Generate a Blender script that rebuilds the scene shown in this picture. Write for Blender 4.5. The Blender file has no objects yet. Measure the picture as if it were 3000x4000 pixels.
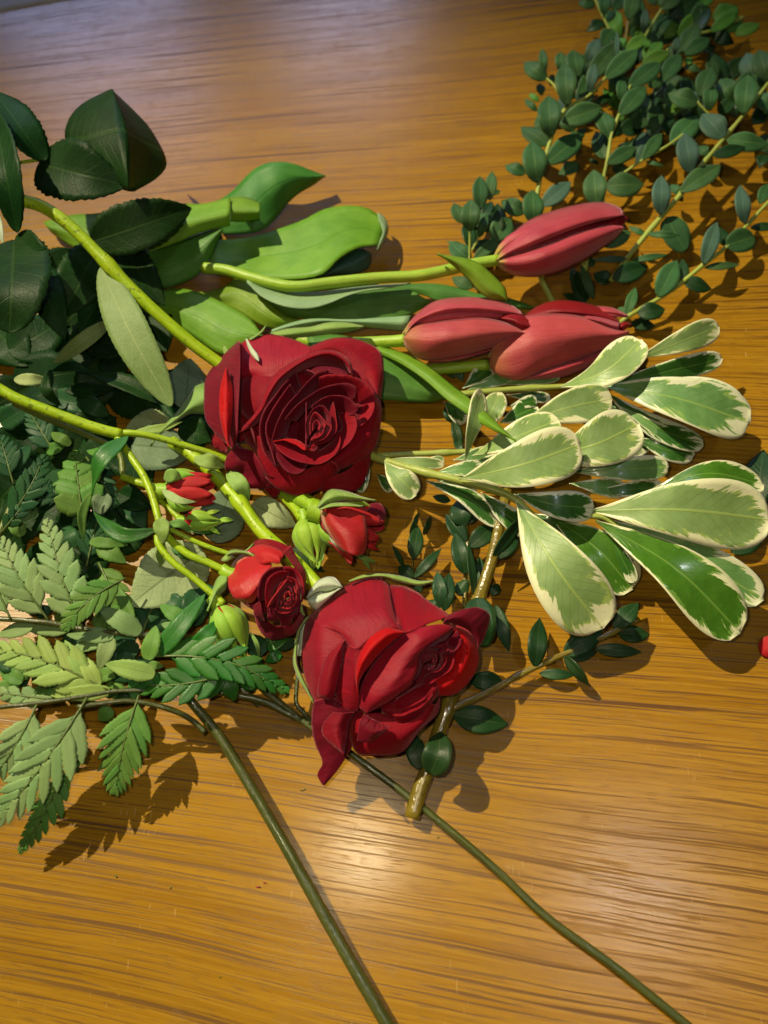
import bpy, math, random
from mathutils import Vector, Matrix, noise as mnoise
R = math.radians
random.seed(7)
C = bpy.context.scene.collection
SC = bpy.context.scene

# ------------------------------------------------------------------ camera
TILT = R(25.0); DIST = 0.35
cam_d = bpy.data.cameras.new('camera'); cam = bpy.data.objects.new('camera', cam_d); C.objects.link(cam)
cam.location = (0, -DIST*math.sin(TILT), DIST*math.cos(TILT))
cam.rotation_euler = (TILT, 0, 0)
cam_d.sensor_fit = 'VERTICAL'; cam_d.sensor_height = 34.6; cam_d.lens = 26.0
cam_d.clip_start = 0.01; cam_d.clip_end = 20
cam_d.dof.use_dof = True; cam_d.dof.focus_distance = 0.315; cam_d.dof.aperture_fstop = 8.0
SC.camera = cam
FPX = 4000*26.0/34.6
CAM = Vector(cam.location)
CR = cam.rotation_euler.to_matrix()

# ------------------------------------------------------------------ world, lamps, exposure
w = bpy.data.worlds.new('World'); SC.world = w; w.use_nodes = True
bg = w.node_tree.nodes['Background']
bg.inputs[0].default_value = (1.0, 0.85, 0.70, 1); bg.inputs[1].default_value = 0.003
SC.view_settings.view_transform = 'Standard'; SC.view_settings.look = 'None'
SC.view_settings.exposure = -0.14; SC.view_settings.gamma = 1.0

def lamp(name, kind, loc, energy, col, size=0.02, size_y=None, aim=None, spot=None):
    d = bpy.data.lights.new(name, kind); d.energy = energy; d.color = col
    o = bpy.data.objects.new(name, d); C.objects.link(o); o.location = loc
    if kind == 'AREA':
        d.size = size
        if size_y: d.shape = 'RECTANGLE'; d.size_y = size_y
    else:
        d.shadow_soft_size = size
    if aim is not None:
        o.rotation_euler = (Vector(aim)-Vector(loc)).to_track_quat('-Z', 'Y').to_euler()
    if spot: d.spot_size = R(spot); d.spot_blend = 1.0
    return o
# a small lamp set beside the lens for the hot spot on the wood, a warm ceiling lamp up and to the left, a cooler one to the right, two panes of a far window
lamp('lens_lamp', 'POINT', CAM+Vector((-0.017, 0.014, 0.0)), 1.05, (1.0, 0.86, 0.58), 0.0035)
lamp('ceiling_spot', 'SPOT', (-1.36, 1.06, 2.08), 490.0, (1.0, 0.86, 0.56), 0.018, None, (0.07, -0.03, 0), 19)
lamp('side_lamp', 'AREA', (0.62, -0.20, 1.85), 3.0, (0.92, 0.95, 1.0), 0.13, None, (0, 0, 0))
lamp('window_light', 'AREA', (-0.92, 2.30, 1.34), 9.0, (0.45, 0.56, 1.0), 0.62, 0.80, (-0.92, 0, 1.2))
lamp('window_light', 'AREA', (-0.13, 2.30, 1.16), 5.2, (0.50, 0.60, 1.0), 0.40, 0.62, (-0.13, 0, 1.0))

# ------------------------------------------------------------------ pixel -> place
def tile(ox, oy, k=1000/1659):
    def f(x, y): return (ox+x*k, oy+y*k)
    f.k = k
    return f
def ray(px, py):
    return (CR @ Vector(((px-1500)/FPX, (2000-py)/FPX, -1.0)))
def W(T, x, y, z):
    px, py = T(x, y)
    d = ray(px, py); t = (z-CAM.z)/d.z
    return CAM+d*t
def mpp(p):                                   # metres per source pixel at a point
    return ((p-CAM).dot(CR @ Vector((0, 0, -1))))/FPX
K = 1000/1659
TE1 = tile(2000, 0); TE2 = tile(2000, 700); TV = tile(1500, 600); TU = tile(700, 600); TL = tile(0, 300)
TM = tile(0, 900); TK = tile(0, 1400); TF = tile(0, 2000); TG = tile(0, 2500); TR1 = tile(700, 1200); TR2 = tile(1000, 2200)
TY = tile(1500, 1700); TS = tile(1500, 1200, 1500/1659); TP = tile(700, 1700, 600/1327); TD = tile(0, 0, 3000/1659)

# ------------------------------------------------------------------ objects
def tag(o, label, cat, group=None):
    o['label'] = label; o['category'] = cat
    if group: o['group'] = group
def thing(name, origin, label, cat, group=None):
    o = bpy.data.objects.new(name, None); C.objects.link(o); o.location = origin; o.empty_display_size = 0.01
    tag(o, label, cat, group); o['org'] = list(origin)
    return o
def org(p):
    while p is not None and p.parent is not None: p = p.parent
    return Vector(p['org']) if p is not None else Vector((0, 0, 0))
def mesh_obj(name, vs, fs, mats, parent=None, uvs=None, fm=None):
    o0 = org(parent)
    me = bpy.data.meshes.new(name)
    me.from_pydata([tuple(Vector(v)-o0) for v in vs], [], fs)
    for m in (mats if isinstance(mats, (list, tuple)) else [mats]): me.materials.append(m)
    me.polygons.foreach_set('use_smooth', [True]*len(fs))
    if fm: me.polygons.foreach_set('material_index', fm)
    if uvs:
        ul = me.uv_layers.new(name='UVMap')
        li = [0]*len(me.loops); me.loops.foreach_get('vertex_index', li)
        fl = []
        for i in li: fl += uvs[i]
        ul.data.foreach_set('uv', fl)
    me.update()
    o = bpy.data.objects.new(name, me); C.objects.link(o)
    if parent is not None: o.parent = parent
    return o
ZMIN = 0.0005
def sheet(name, g, mats, parent, thick=0.0003, us=None):
    """a thin leaf or petal with two faces and a rim from a grid of points g[u][v]; the first material faces the viewer"""
    nu, nv = len(g), len(g[0])
    nrm = [[None]*nv for _ in range(nu)]
    tot = Vector()
    for i in range(nu):
        for j in range(nv):
            a = g[min(i+1, nu-1)][j]-g[max(i-1, 0)][j]; b = g[i][min(j+1, nv-1)]-g[i][max(j-1, 0)]
            n = a.cross(b)
            nrm[i][j] = n
            tot += n
    c = g[nu//2][nv//2]
    flip = tot.dot(CAM-c) < 0
    vs, uvs = [], []
    for s in (0, 1):
        for i in range(nu):
            for j in range(nv):
                n = nrm[i][j]
                n = n.normalized() if n.length > 1e-14 else Vector((0, 0, 1))
                if flip: n = -n
                p = g[i][j] - n*thick*s
                if p.z < ZMIN: p = Vector((p.x, p.y, ZMIN+(0 if s else thick*.6)))
                vs.append(p); uvs.append((us[i] if us else i/(nu-1), j/(nv-1)))
    fs, fm = [], []
    N0 = nu*nv
    for i in range(nu-1):
        for j in range(nv-1):
            a, b, c2, d = i*nv+j, i*nv+j+1, (i+1)*nv+j+1, (i+1)*nv+j
            f = (a, d, c2, b)
            if flip: f = f[::-1]
            fs.append(f); fm.append(0)
            fs.append(tuple(N0+q for q in f[::-1])); fm.append(1 if isinstance(mats, (list, tuple)) and len(mats) > 1 else 0)
    ring = [j for j in range(nv)]+[i*nv+nv-1 for i in range(1, nu)]+[(nu-1)*nv+j for j in range(nv-2, -1, -1)]+[i*nv for i in range(nu-2, 0, -1)]
    for q in range(len(ring)):
        a, b = ring[q], ring[(q+1) % len(ring)]
        f = (a, b, N0+b, N0+a)
        if flip: f = f[::-1]
        fs.append(f); fm.append(0)
    return mesh_obj(name, vs, fs, mats, parent, uvs, fm)

def cr(p0, p1, p2, p3, t):
    return 0.5*((2*p1)+(p2-p0)*t+(2*p0-5*p1+4*p2-p3)*t*t+(3*p1-p0-3*p2+p3)*t*t*t)
def spline(pts, n):
    """n points along a smooth curve through pts, evenly by length"""
    if len(pts) == 1: return [pts[0].copy() for _ in range(n)]
    P = [2*pts[0]-pts[1]]+list(pts)+[2*pts[-1]-pts[-2]]
    dense = []
    m = 12
    for i in range(len(pts)-1):
        for k in range(m): dense.append(cr(P[i], P[i+1], P[i+2], P[i+3], k/m))
    dense.append(pts[-1].copy())
    L = [0]
    for a, b in zip(dense, dense[1:]): L.append(L[-1]+(b-a).length)
    out = []; j = 0
    for k in range(n):
        t = L[-1]*k/(n-1)
        while j < len(L)-2 and L[j+1] < t: j += 1
        s = (t-L[j])/max(1e-9, L[j+1]-L[j])
        out.append(dense[j].lerp(dense[j+1], min(1, max(0, s))))
    return out
def crows(rows, nu):
    """spline across rows (each already the same length)"""
    nv = len(rows[0]); out = [[None]*nv for _ in range(nu)]
    for j in range(nv):
        col = [r[j] for r in rows]
        P = [2*col[0]-col[1]]+col+[2*col[-1]-col[-2]]
        for i in range(nu):
            t = i/(nu-1)*(len(col)-1); q = min(int(t), len(col)-2)
            out[i][j] = cr(P[q], P[q+1], P[q+2], P[q+3], t-q)
    return out
FLAT = [1.0]
def loft(name, parent, T, rows, mats, nu=10, nv=18, thick=0.0005, wob=0.0, wf=90, rim=0.0, ruf=0.0):
    """rows: list of (z or [z..] in cm, [(x,y)...]) in tile coordinates -> one smooth petal or leaf"""
    R3 = []
    for z, pts in rows:
        zz = z if isinstance(z, (list, tuple)) else [z]*len(pts)
        if len(zz) != len(pts):
            zz = [zz[min(len(zz)-1, int(i/(len(pts)-1)*(len(zz)-1)))]+(zz[min(len(zz)-1, int(i/(len(pts)-1)*(len(zz)-1))+1)]-zz[min(len(zz)-1, int(i/(len(pts)-1)*(len(zz)-1)))])*((i/(len(pts)-1)*(len(zz)-1)) % 1) for i in range(len(pts))]
        R3.append(spline([W(T, x, y, h*0.01*FLAT[0]) for (x, y), h in zip(pts, zz)], nv))
    g = crows(R3, nu)
    if rim:                                     # lip: the first row turns down towards the outside
        for i in range(nu):
            t = i/(nu-1)
            for j in range(nv): g[i][j] = g[i][j]-(CAM-g[i][j]).normalized()*rim*max(0, 1-t*4.5)**2
    if ruf:                                     # the free edge waves in and out
        ph = random.random()*20
        for i in range(nu):
            t = (1-i/(nu-1))**2.2
            for j in range(nv):
                p = g[i][j]; d = (CAM-p).normalized()
                q = mnoise.noise(Vector((j/(nv-1)*7+ph, ph, i*.15)))+.6*mnoise.noise(Vector((j/(nv-1)*17+ph, 3, i*.2)))
                g[i][j] = p+d*ruf*t*q
    if wob:
        for i in range(nu):
            for j in range(nv):
                p = g[i][j]; d = (CAM-p).normalized()
                g[i][j] = p+d*wob*mnoise.noise(p*wf)
    return sheet(name, g, mats, parent, thick)

PROF = {'ell': (.62, .62), 'eu': (.74, 1.02), 'ob': (1.15, .42), 'ov': (.55, .85), 'lan': (.8, 1.0), 'rnd': (.5, .55), 'tul': (.5, .7), 'pin': (.42, .80), 'tri': (.25, .9)}
def leaf(parent, T, b, t, wpx, mats, z=(1, 1, 1), prof='ell', bend=0.0, roll=0.0, fold=0.12, cup=0.0, arch=0.0, serr=(0, 0), nb=0.5, n=(11, 7), name='leaf', thick=0.0003, wave=0.0, twist=0.0, wm=1.0):
    """one leaf from its base pixel to its tip pixel; z base, middle, tip in cm; wpx width as seen"""
    zb, zm, zt = [q*0.01 for q in (z if isinstance(z, (list, tuple)) else (z, z, z))]
    B = W(T, b[0], b[1], zb); E = W(T, t[0], t[1], zt)
    mx, my = (b[0]+t[0])/2, (b[1]+t[1])/2
    dx, dy = t[0]-b[0], t[1]-b[1]
    Mp = W(T, mx-dy*bend, my+dx*bend, zm)
    nu, nv = n
    fine = spline([B, Mp, E], 61)
    us = [(.55*(1-math.cos(math.pi*i/(nu-1)))/2+.45*i/(nu-1)) for i in range(nu)]
    mid = [fine[min(59, int(u*60))].lerp(fine[min(59, int(u*60))+1], u*60-min(59, int(u*60))) for u in us]
    view = (CAM-Mp).normalized()
    nref = (Vector((0, 0, 1))*(1-nb)+view*nb).normalized()
    L = sum((q-p).length for p, q in zip(mid, mid[1:]))
    if roll == 0: roll = random.uniform(-11, 11)
    fold *= random.uniform(.5, 1.7)
    a_, b_ = PROF[prof]
    um = a_/(a_+b_); pk = um**a_*(1-um)**b_
    hw = wpx*T.k*mpp(Mp)/2/max(0.35, abs(math.cos(R(roll))))*wm
    ph = random.random()*10
    g = []
    for i in range(nu):
        u = us[i]
        tn = (mid[min(i+1, nu-1)]-mid[max(i-1, 0)]).normalized()
        sd = tn.cross(nref).normalized(); up = sd.cross(tn).normalized()
        q = Matrix.Rotation(R(roll)+R(twist)*(u-.5), 3, tn)
        sd = q @ sd; up = q @ up
        ue = min(max(u, 0.0), 1.0)
        wv = (ue**a_*(1-ue)**b_)/pk*hw
        wv = max(wv, hw*0.02)
        if serr[0]:
            s = (u*serr[0]) % 1.0
            wv *= 1-serr[1]*s if 0 < u < 1 else 1
        row = []
        for j in range(nv):
            v = j/(nv-1)*2-1
            h = fold*abs(v)*wv - cup*(1-v*v)*hw*0.5 + wave*hw*math.sin(u*9+ph+v*1.5)*abs(v)
            row.append(mid[i]+sd*(v*wv)+up*(h+arch*L*4*u*(1-u)*0.25))
        g.append(row)
    return sheet(name, g, mats, parent, thick, us)

def tube(name, parent, pts, r0, r1, mat, ns=9, n=None, knots=()):
    n = n or max(8, len(pts)*6)
    c = spline(pts, n)
    vs, fs, uvs = [], [], []
    up = Vector((0, 0, 1))
    for i in range(n):
        t = (c[min(i+1, n-1)]-c[max(i-1, 0)]).normalized()
        s = t.cross(up)
        s = s.normalized() if s.length > 1e-6 else Vector((1, 0, 0))
        u2 = s.cross(t)
        f = i/(n-1)
        r = r0+(r1-r0)*f
        for kf in knots: r *= 1+0.28*math.exp(-((f-kf)*n/1.4)**2)
        r *= 1+0.04*mnoise.noise(c[i]*160)
        p = c[i]
        if p.z < r+ZMIN: p = Vector((p.x, p.y, r+ZMIN))
        for k in range(ns):
            a = 2*math.pi*k/ns
            vs.append(p+s*math.cos(a)*r+u2*math.sin(a)*r); uvs.append((f, k/ns))
    for i in range(n-1):
        for k in range(ns):
            fs.append((i*ns+k, (i+1)*ns+k, (i+1)*ns+(k+1) % ns, i*ns+(k+1) % ns))
    fs.append(tuple(range(ns))); fs.append(tuple((n-1)*ns+k for k in range(ns-1, -1, -1)))
    return mesh_obj(name, vs, fs, mat, parent, uvs)
def stem(parent, T, pts, wpx, mat, name='stem', w1=None, ns=9, knots=(), n=None):
    P = [W(T, x, y, z*0.01) for x, y, z in pts]
    k = T.k*mpp(P[len(P)//2])/2
    return tube(name, parent, P, wpx*k, (w1 or wpx)*k, mat, ns, n, knots)

# ------------------------------------------------------------------ materials
class G:
    def __init__(s, name):
        s.m = bpy.data.materials.new(name); s.m.use_nodes = True; s.t = s.m.node_tree
        s.b = s.t.nodes['Principled BSDF']
    def n(s, typ, ins=None, **pr):
        nd = s.t.nodes.new('ShaderNode'+typ)
        for k, v in pr.items(): setattr(nd, k, v)
        for k, v in (ins or {}).items(): s.set(nd.inputs[k], v)
        return nd
    def set(s, sock, v):
        if isinstance(v, bpy.types.NodeSocket): s.t.links.new(v, sock)
        elif isinstance(v, (tuple, list)) and len(v) == 3 and sock.type == 'RGBA': sock.default_value = (*v, 1)
        else: sock.default_value = v
    def M(s, op, a, b=0.0, c=0.0, clamp=False):
        nd = s.n('Math', operation=op, use_clamp=clamp)
        for i, v in enumerate((a, b, c)): s.set(nd.inputs[i], v)
        return nd.outputs[0]
    def mix(s, f, a, b, bt='MIX'):
        nd = s.n('Mix', data_type='RGBA', blend_type=bt)
        s.set(nd.inputs[0], f); s.set(nd.inputs[6], a); s.set(nd.inputs[7], b)
        return nd.outputs[2]
    def step(s, lo, hi, x):
        nd = s.n('MapRange', interpolation_type='SMOOTHSTEP')
        s.set(nd.inputs[0], x); s.set(nd.inputs[1], lo); s.set(nd.inputs[2], hi)
        return nd.outputs[0]
    def vec(s, x, y, z=0.0):
        nd = s.n('CombineXYZ')
        for i, v in enumerate((x, y, z)): s.set(nd.inputs[i], v)
        return nd.outputs[0]
    def noise(s, v, sc=1.0, det=2.0, rough=0.5, dist=0.0):
        nd = s.n('TexNoise', {'Vector': v, 'Scale': sc, 'Detail': det, 'Roughness': rough, 'Distortion': dist})
        return nd.outputs[0]
    def uv(s):
        u = s.n('UVMap').outputs[0]; x = s.n('SeparateXYZ', {0: u})
        return x.outputs[0], x.outputs[1]
    def obj(s):
        return s.n('TexCoord').outputs['Object']
    def rand(s):
        return s.n('ObjectInfo').outputs['Random']
    def hsv(s, col, h=.5, sa=1.0, v=1.0):
        return s.n('HueSaturation', {'Hue': h, 'Saturation': sa, 'Value': v, 'Color': col}).outputs[0]
    def bump(s, h, st=0.3, d=0.001):
        s.set(s.b.inputs['Normal'], s.n('Bump', {'Strength': st, 'Distance': d, 'Height': h}).outputs[0])
    def out(s, col, rough=.5, spec=.5, sheen=0.0, sheen_c=None, sss=0.0, trans=None, coat=0.0):
        s.set(s.b.inputs['Base Color'], col); s.set(s.b.inputs['Roughness'], rough)
        s.set(s.b.inputs['Specular IOR Level'], spec)
        if sheen:
            s.set(s.b.inputs['Sheen Weight'], sheen); s.set(s.b.inputs['Sheen Roughness'], .4)
            if sheen_c: s.set(s.b.inputs['Sheen Tint'], sheen_c)
        if coat: s.set(s.b.inputs['Coat Weight'], coat); s.set(s.b.inputs['Coat Roughness'], .12)
        return s.m

def leaf_mat(name, c1, c2, vein=None, vs=.6, nv=9, slope=1.4, rough=.45, spec=.4, bump=.25, var=.3, mid=.05, edge=None, hair=0.0, coat=0.0, net=0.0, par=False):
    g = G(name); u, v = g.uv(); rnd = g.rand()
    s = g.M('MULTIPLY', g.M('ABSOLUTE', g.M('SUBTRACT', v, .5)), 2.0)
    ob = g.obj()
    col = g.mix(g.step(.3, .7, g.noise(ob, 90, 4, .6)), c1, c2)
    midm = g.M('SUBTRACT', 1.0, g.step(mid*.4, mid*1.3, s))
    if par:                                       # parallel veins (tulip)
        st = g.noise(g.vec(g.M('MULTIPLY', u, 2.0), g.M('MULTIPLY', v, 60.0), rnd), 1.0, 3, .6)
        lines = g.step(.45, .75, st)
    else:
        fr = g.M('ABSOLUTE', g.M('SUBTRACT', g.M('FRACT', g.M('ADD', g.M('SUBTRACT', g.M('MULTIPLY', u, nv), g.M('MULTIPLY', s, slope)), g.M('MULTIPLY', g.noise(ob, 260, 2), .35))), .5))
        lines = g.step(.42, .49, fr)
        if net:
            vo = g.n('TexVoronoi', {'Vector': ob, 'Scale': 520.0}, feature='DISTANCE_TO_EDGE').outputs[0]
            lines = g.M('MAXIMUM', lines, g.M('MULTIPLY', g.M('SUBTRACT', 1.0, g.step(.02, .10, vo)), net))
    if vein:
        col = g.mix(g.M('MULTIPLY', lines, vs*.55), col, vein)
        col = g.mix(g.M('MULTIPLY', midm, vs), col, vein)
    if edge:
        col = g.mix(g.M('MULTIPLY', g.step(.86, .98, s), .6), col, edge)
    col = g.hsv(col, g.M('ADD', .5, g.M('MULTIPLY', g.M('SUBTRACT', rnd, .5), .03)), 1.0, g.M('ADD', 1.0, g.M('MULTIPLY', g.M('SUBTRACT', g.M('FRACT', g.M('MULTIPLY', rnd, 7.31)), .5), var)))
    g.bump(g.M('ADD', g.M('ADD', g.M('MULTIPLY', lines, -.5), g.M('MULTIPLY', midm, -.8)), g.M('MULTIPLY', g.noise(ob, 700, 2), .5)), bump, .0006)
    rr = g.M('ADD', rough-.08, g.M('MULTIPLY', g.noise(ob, 300, 3), .16))
    return g.out(col, rr, spec, hair, None, coat=coat)

def varieg_mat(name, green, green2, yel, cream, amount=0.0, rough=.4, coat=0.0):
    g = G(name); u, v = g.uv(); rnd = g.rand(); ob = g.obj()
    s = g.M('MULTIPLY', g.M('ABSOLUTE', g.M('SUBTRACT', v, .5)), 2.0)
    z = g.M('MULTIPLY', rnd, 37.0)
    e = g.M('MINIMUM', g.M('SUBTRACT', 1.0, s), g.M('MULTIPLY', g.M('SUBTRACT', 1.0, u), 2.6))
    teeth = g.noise(g.vec(g.M('SUBTRACT', g.M('MULTIPLY', u, 22.0), g.M('MULTIPLY', s, 7.0)), g.M('MULTIPLY', v, 2.2), z), 1.0, 3, .6)
    big = g.noise(g.vec(g.M('MULTIPLY', u, 4.0), g.M('MULTIPLY', v, 3.0), z), 1.0, 1)
    lim = g.M('ADD', .17+amount, g.M('ADD', g.M('MULTIPLY', g.M('SUBTRACT', teeth, .5), .8), g.M('MULTIPLY', g.M('SUBTRACT', big, .48), 1.0)))
    lim = g.M('MAXIMUM', lim, .075)
    cm = g.step(-.018, .018, g.M('SUBTRACT', lim, e))
    ym = g.step(-.02, .02, g.M('SUBTRACT', g.M('ADD', lim, g.M('MULTIPLY', g.M('SUBTRACT', g.noise(g.vec(g.M('MULTIPLY', u, 16.0), g.M('MULTIPLY', v, 5.0), g.M('ADD', z, 9.0)), 1.0, 2), .42), .55)), e))
    col = g.mix(g.step(.35, .65, g.noise(ob, 130, 3, .6)), green, green2)
    fr = g.M('ABSOLUTE', g.M('SUBTRACT', g.M('FRACT', g.M('ADD', g.M('SUBTRACT', g.M('MULTIPLY', u, 13.0), g.M('MULTIPLY', s, 3.0)), g.M('MULTIPLY', g.noise(ob, 300, 2), .3))), .5))
    lines = g.step(.43, .49, fr)
    col = g.mix(g.M('MULTIPLY', lines, .22), col, (.05, .10, .03))
    col = g.mix(g.M('MULTIPLY', ym, .75), col, yel)
    col = g.mix(cm, col, cream)
    midm = g.M('SUBTRACT', 1.0, g.step(.015, .06, s))
    col = g.mix(g.M('MULTIPLY', midm, .65), col, yel)
    col = g.hsv(col, .5, 1.0, g.M('ADD', 1.0, g.M('MULTIPLY', g.M('SUBTRACT', rnd, .5), .15)))
    g.bump(g.M('ADD', g.M('MULTIPLY', midm, .8), g.M('ADD', g.M('MULTIPLY', lines, -.25), g.M('MULTIPLY', g.noise(ob, 500, 2), .4))), .25, .0006)
    return g.out(col, rough, .45, coat=coat)

def petal_mat(name, c1, c2, base=None, rough=.62, sheen=.18, streak=.75, tipdark=None, base_at=.12, sheen_c=(1, .35, .45), spec=.16):
    """u runs rim (0) to base (1) for lofts; streaks run along u"""
    g = G(name); u, v = g.uv(); rnd = g.rand(); ob = g.obj()
    st = g.noise(g.vec(g.M('MULTIPLY', u, 2.5), g.M('MULTIPLY', v, 60.0), g.M('MULTIPLY', rnd, 9.0)), 1.0, 4, .65)
    col = g.mix(g.M('MULTIPLY', g.step(.3, .75, st), streak), c1, c2)
    col = g.mix(g.M('MULTIPLY', g.step(.35, .7, g.noise(ob, 70, 4, .6)), .6), col, c2)
    if tipdark:
        e = g.M('MINIMUM', g.M('MULTIPLY', u, .8), g.M('MINIMUM', v, g.M('SUBTRACT', 1.0, v)))
        col = g.mix(g.M('MULTIPLY', g.M('SUBTRACT', 1.0, g.step(.01, .09, e)), .75), col, tipdark)
        col = g.mix(g.M('MULTIPLY', g.M('SUBTRACT', 1.0, g.step(.0, .016, e)), .55), col, (.55, .05, .07))  # thin pale line painted along the rim, as an edge catching light
    if base:
        j = g.M('ADD', u, g.M('MULTIPLY', g.M('SUBTRACT', st, .5), .12))
        col = g.mix(g.M('SUBTRACT', 1.0, g.step(base_at*.25, base_at, j)), col, base)
    col = g.hsv(col, .5, 1.0, g.M('ADD', 1.0, g.M('MULTIPLY', g.M('SUBTRACT', rnd, .5), .25)))
    g.bump(g.M('ADD', g.M('MULTIPLY', st, 1.3), g.M('ADD', g.M('MULTIPLY', g.noise(ob, 900, 2), .3), g.M('MULTIPLY', g.noise(ob, 130, 3), 1.5))), .35, .0007)
    return g.out(col, rough, spec, sheen, sheen_c)

def stem_mat(name, c1, c2, rough=.4, spec=.45, grain=True, spot=None, coat=0.0, bump=.2):
    g = G(name); u, v = g.uv(); ob = g.obj()
    st = g.noise(g.vec(g.M('MULTIPLY', u, 14.0), g.M('MULTIPLY', v, 9.0)), 1.0, 4, .6)
    col = g.mix(g.step(.3, .7, st), c1, c2)
    col = g.hsv(col, g.M('ADD', .485, g.M('MULTIPLY', g.noise(ob, 35, 2), .03)), 1.0, g.M('ADD', .70, g.M('MULTIPLY', g.noise(ob, 55, 3, .6), .6)))
    if spot: col = g.mix(g.M('MULTIPLY', g.step(.62, .70, g.noise(ob, 420, 2)), .7), col, spot)
    g.bump(g.M('ADD', st, g.M('MULTIPLY', g.noise(ob, 600, 3), .8)), bump, .0008)
    return g.out(col, rough, spec, coat=coat)

EU = leaf_mat('eucalyptus_leaf', (.032, .090, .030), (.046, .122, .042), (.12, .22, .06), .55, 10, 2.5, rough=.5, spec=0.16, var=.45, edge=(.10, .17, .07), mid=.05)
EUB = leaf_mat('eucalyptus_leaf_bluish', (.050, .108, .076), (.064, .132, .094), (.14, .24, .14), .5, 10, 2.5, rough=.55, spec=0.16, var=.3, edge=(.12, .2, .12), mid=.05)
EUY = leaf_mat('eucalyptus_leaf_young', (.07, .20, .03), (.09, .25, .04), (.2, .34, .06), .5, 10, 2.5, rough=.5, spec=0.18, var=.3, mid=.05)
EUD = leaf_mat('dark_sprig_leaf', (.010, .042, .011), (.017, .060, .017), (.06, .10, .03), .5, 11, 2.5, rough=.42, spec=0.28, var=.35, edge=(.04, .07, .02), mid=.05)
TUL = leaf_mat('tulip_leaf', (.125, .265, .016), (.18, .335, .028), (.07, .2, .01), .35, rough=.42, spec=0.22, var=.18, par=True, bump=.3)
TULD = leaf_mat('tulip_leaf_deep', (.052, .165, .024), (.075, .215, .034), (.04, .14, .02), .35, rough=.42, spec=0.22, var=.15, par=True, bump=.3)
TULB = leaf_mat('tulip_leaf_back', (.20, .34, .17), (.25, .40, .21), (.14, .28, .1), .35, rough=.5, spec=.3, var=.12, par=True, bump=.3)
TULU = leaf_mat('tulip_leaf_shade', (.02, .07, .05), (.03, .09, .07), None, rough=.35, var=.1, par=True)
ROSD = leaf_mat('rose_leaf', (.007, .030, .006), (.011, .043, .009), (.03, .075, .015), .5, 8, 1.6, rough=.45, spec=0.10, var=.35, net=.35)
ROSU = leaf_mat('rose_leaf_underside', (.25, .32, .15), (.31, .38, .19), (.10, .14, .05), .6, 7, 1.6, rough=.6, spec=.2, var=.18, net=.55)
ROSG = leaf_mat('rose_leaf_grey', (.13, .20, .115), (.165, .24, .14), (.07, .11, .05), .6, 7, 1.6, rough=.6, spec=.2, var=.15, net=.6)
ROSL = leaf_mat('rose_leaf_long_underside', (.15, .24, .07), (.19, .29, .095), (.32, .40, .16), .55, 9, 1.8, rough=.55, spec=.25, var=.15, net=.4)
FERP = leaf_mat('fern_pale_underside', (.17, .275, .095), (.225, .345, .135), (.13, .20, .07), .35, 9, 2.6, rough=.55, spec=0.16, var=.28, mid=.04)
FERY = leaf_mat('fern_yellow_underside', (.21, .325, .07), (.27, .395, .10), (.16, .22, .05), .45, 9, 2.6, rough=.5, spec=0.16, var=.22, mid=.05)
FERM = leaf_mat('fern_mid_green', (.085, .20, .032), (.12, .255, .05), (.07, .12, .04), .4, 9, 2.6, rough=.5, spec=0.16, var=.3, mid=.05)
FERD = leaf_mat('fern_glossy_top', (.022, .115, .012), (.032, .15, .018), (.07, .2, .03), .4, 9, 2.6, rough=.42, spec=.4, var=.3, mid=.05)
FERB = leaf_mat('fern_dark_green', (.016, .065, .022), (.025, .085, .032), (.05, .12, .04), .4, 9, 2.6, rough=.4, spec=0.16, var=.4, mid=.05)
VAP = varieg_mat('variegated_underside', (.19, .305, .09), (.24, .36, .12), (.37, .49, .11), (.74, .74, .46), 0.0, .42)
VAD = varieg_mat('variegated_topside', (.032, .115, .016), (.048, .15, .022), (.16, .32, .06), (.70, .72, .52), 0.05, .3, coat=.25)
VAG = varieg_mat('variegated_glossy', (.045, .135, .010), (.062, .17, .014), (.16, .3, .05), (.68, .68, .42), -0.08, .26, coat=.4)
VAM = varieg_mat('variegated_mid', (.12, .26, .07), (.16, .32, .10), (.30, .45, .10), (.70, .72, .48), 0.02, .36, coat=.1)
SEP = leaf_mat('sepal', (.16, .29, .05), (.24, .38, .09), (.3, .42, .15), .3, 6, rough=.55, spec=.25, var=.25, hair=.3)
SEPW = leaf_mat('sepal_pale_inside', (.40, .48, .33), (.50, .57, .42), (.55, .6, .45), .3, 6, rough=.6, spec=.2, var=.12, hair=.4)
SEPM = leaf_mat('sepal_pale_green', (.28, .38, .14), (.36, .46, .20), (.4, .5, .25), .3, 6, rough=.6, spec=.2, var=.12, hair=.3)
RED = petal_mat('rose_petal_red', (.255, .0012, .008), (.155, .0012, .010), tipdark=(.13, .001, .008), sheen=.30)
BURG = petal_mat('rose_petal_burgundy', (.15, .0015, .011), (.10, .0015, .010), tipdark=(.08, .001, .01), sheen=.30)  # deeper red for petals turned from the lamp: shade put into the colour
REDB = petal_mat('rose_petal_lit', (.46, .003, .004), (.36, .002, .005), streak=.25)  # same petal, brighter where it faces the lamp: light painted in
ROSEF = petal_mat('rose_petal_outside', (.30, .005, .018), (.19, .003, .016), rough=.55, streak=.5, spec=.25)
SPR = petal_mat('spray_rose_petal', (.46, .010, .012), (.34, .005, .009), tipdark=(.35, .008, .015), spec=.35)
SPRB = petal_mat('spray_rose_outer_petal', (.44, .014, .016), (.34, .008, .012), base=(.75, .42, .32), base_at=.16, rough=.42, spec=.45)
TUP = petal_mat('tulip_petal', (.50, .066, .086), (.33, .022, .040), base=(.48, .38, .08), rough=.40, sheen=.45, streak=.95, base_at=.10, sheen_c=(1, .6, .75), spec=.4)
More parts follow.
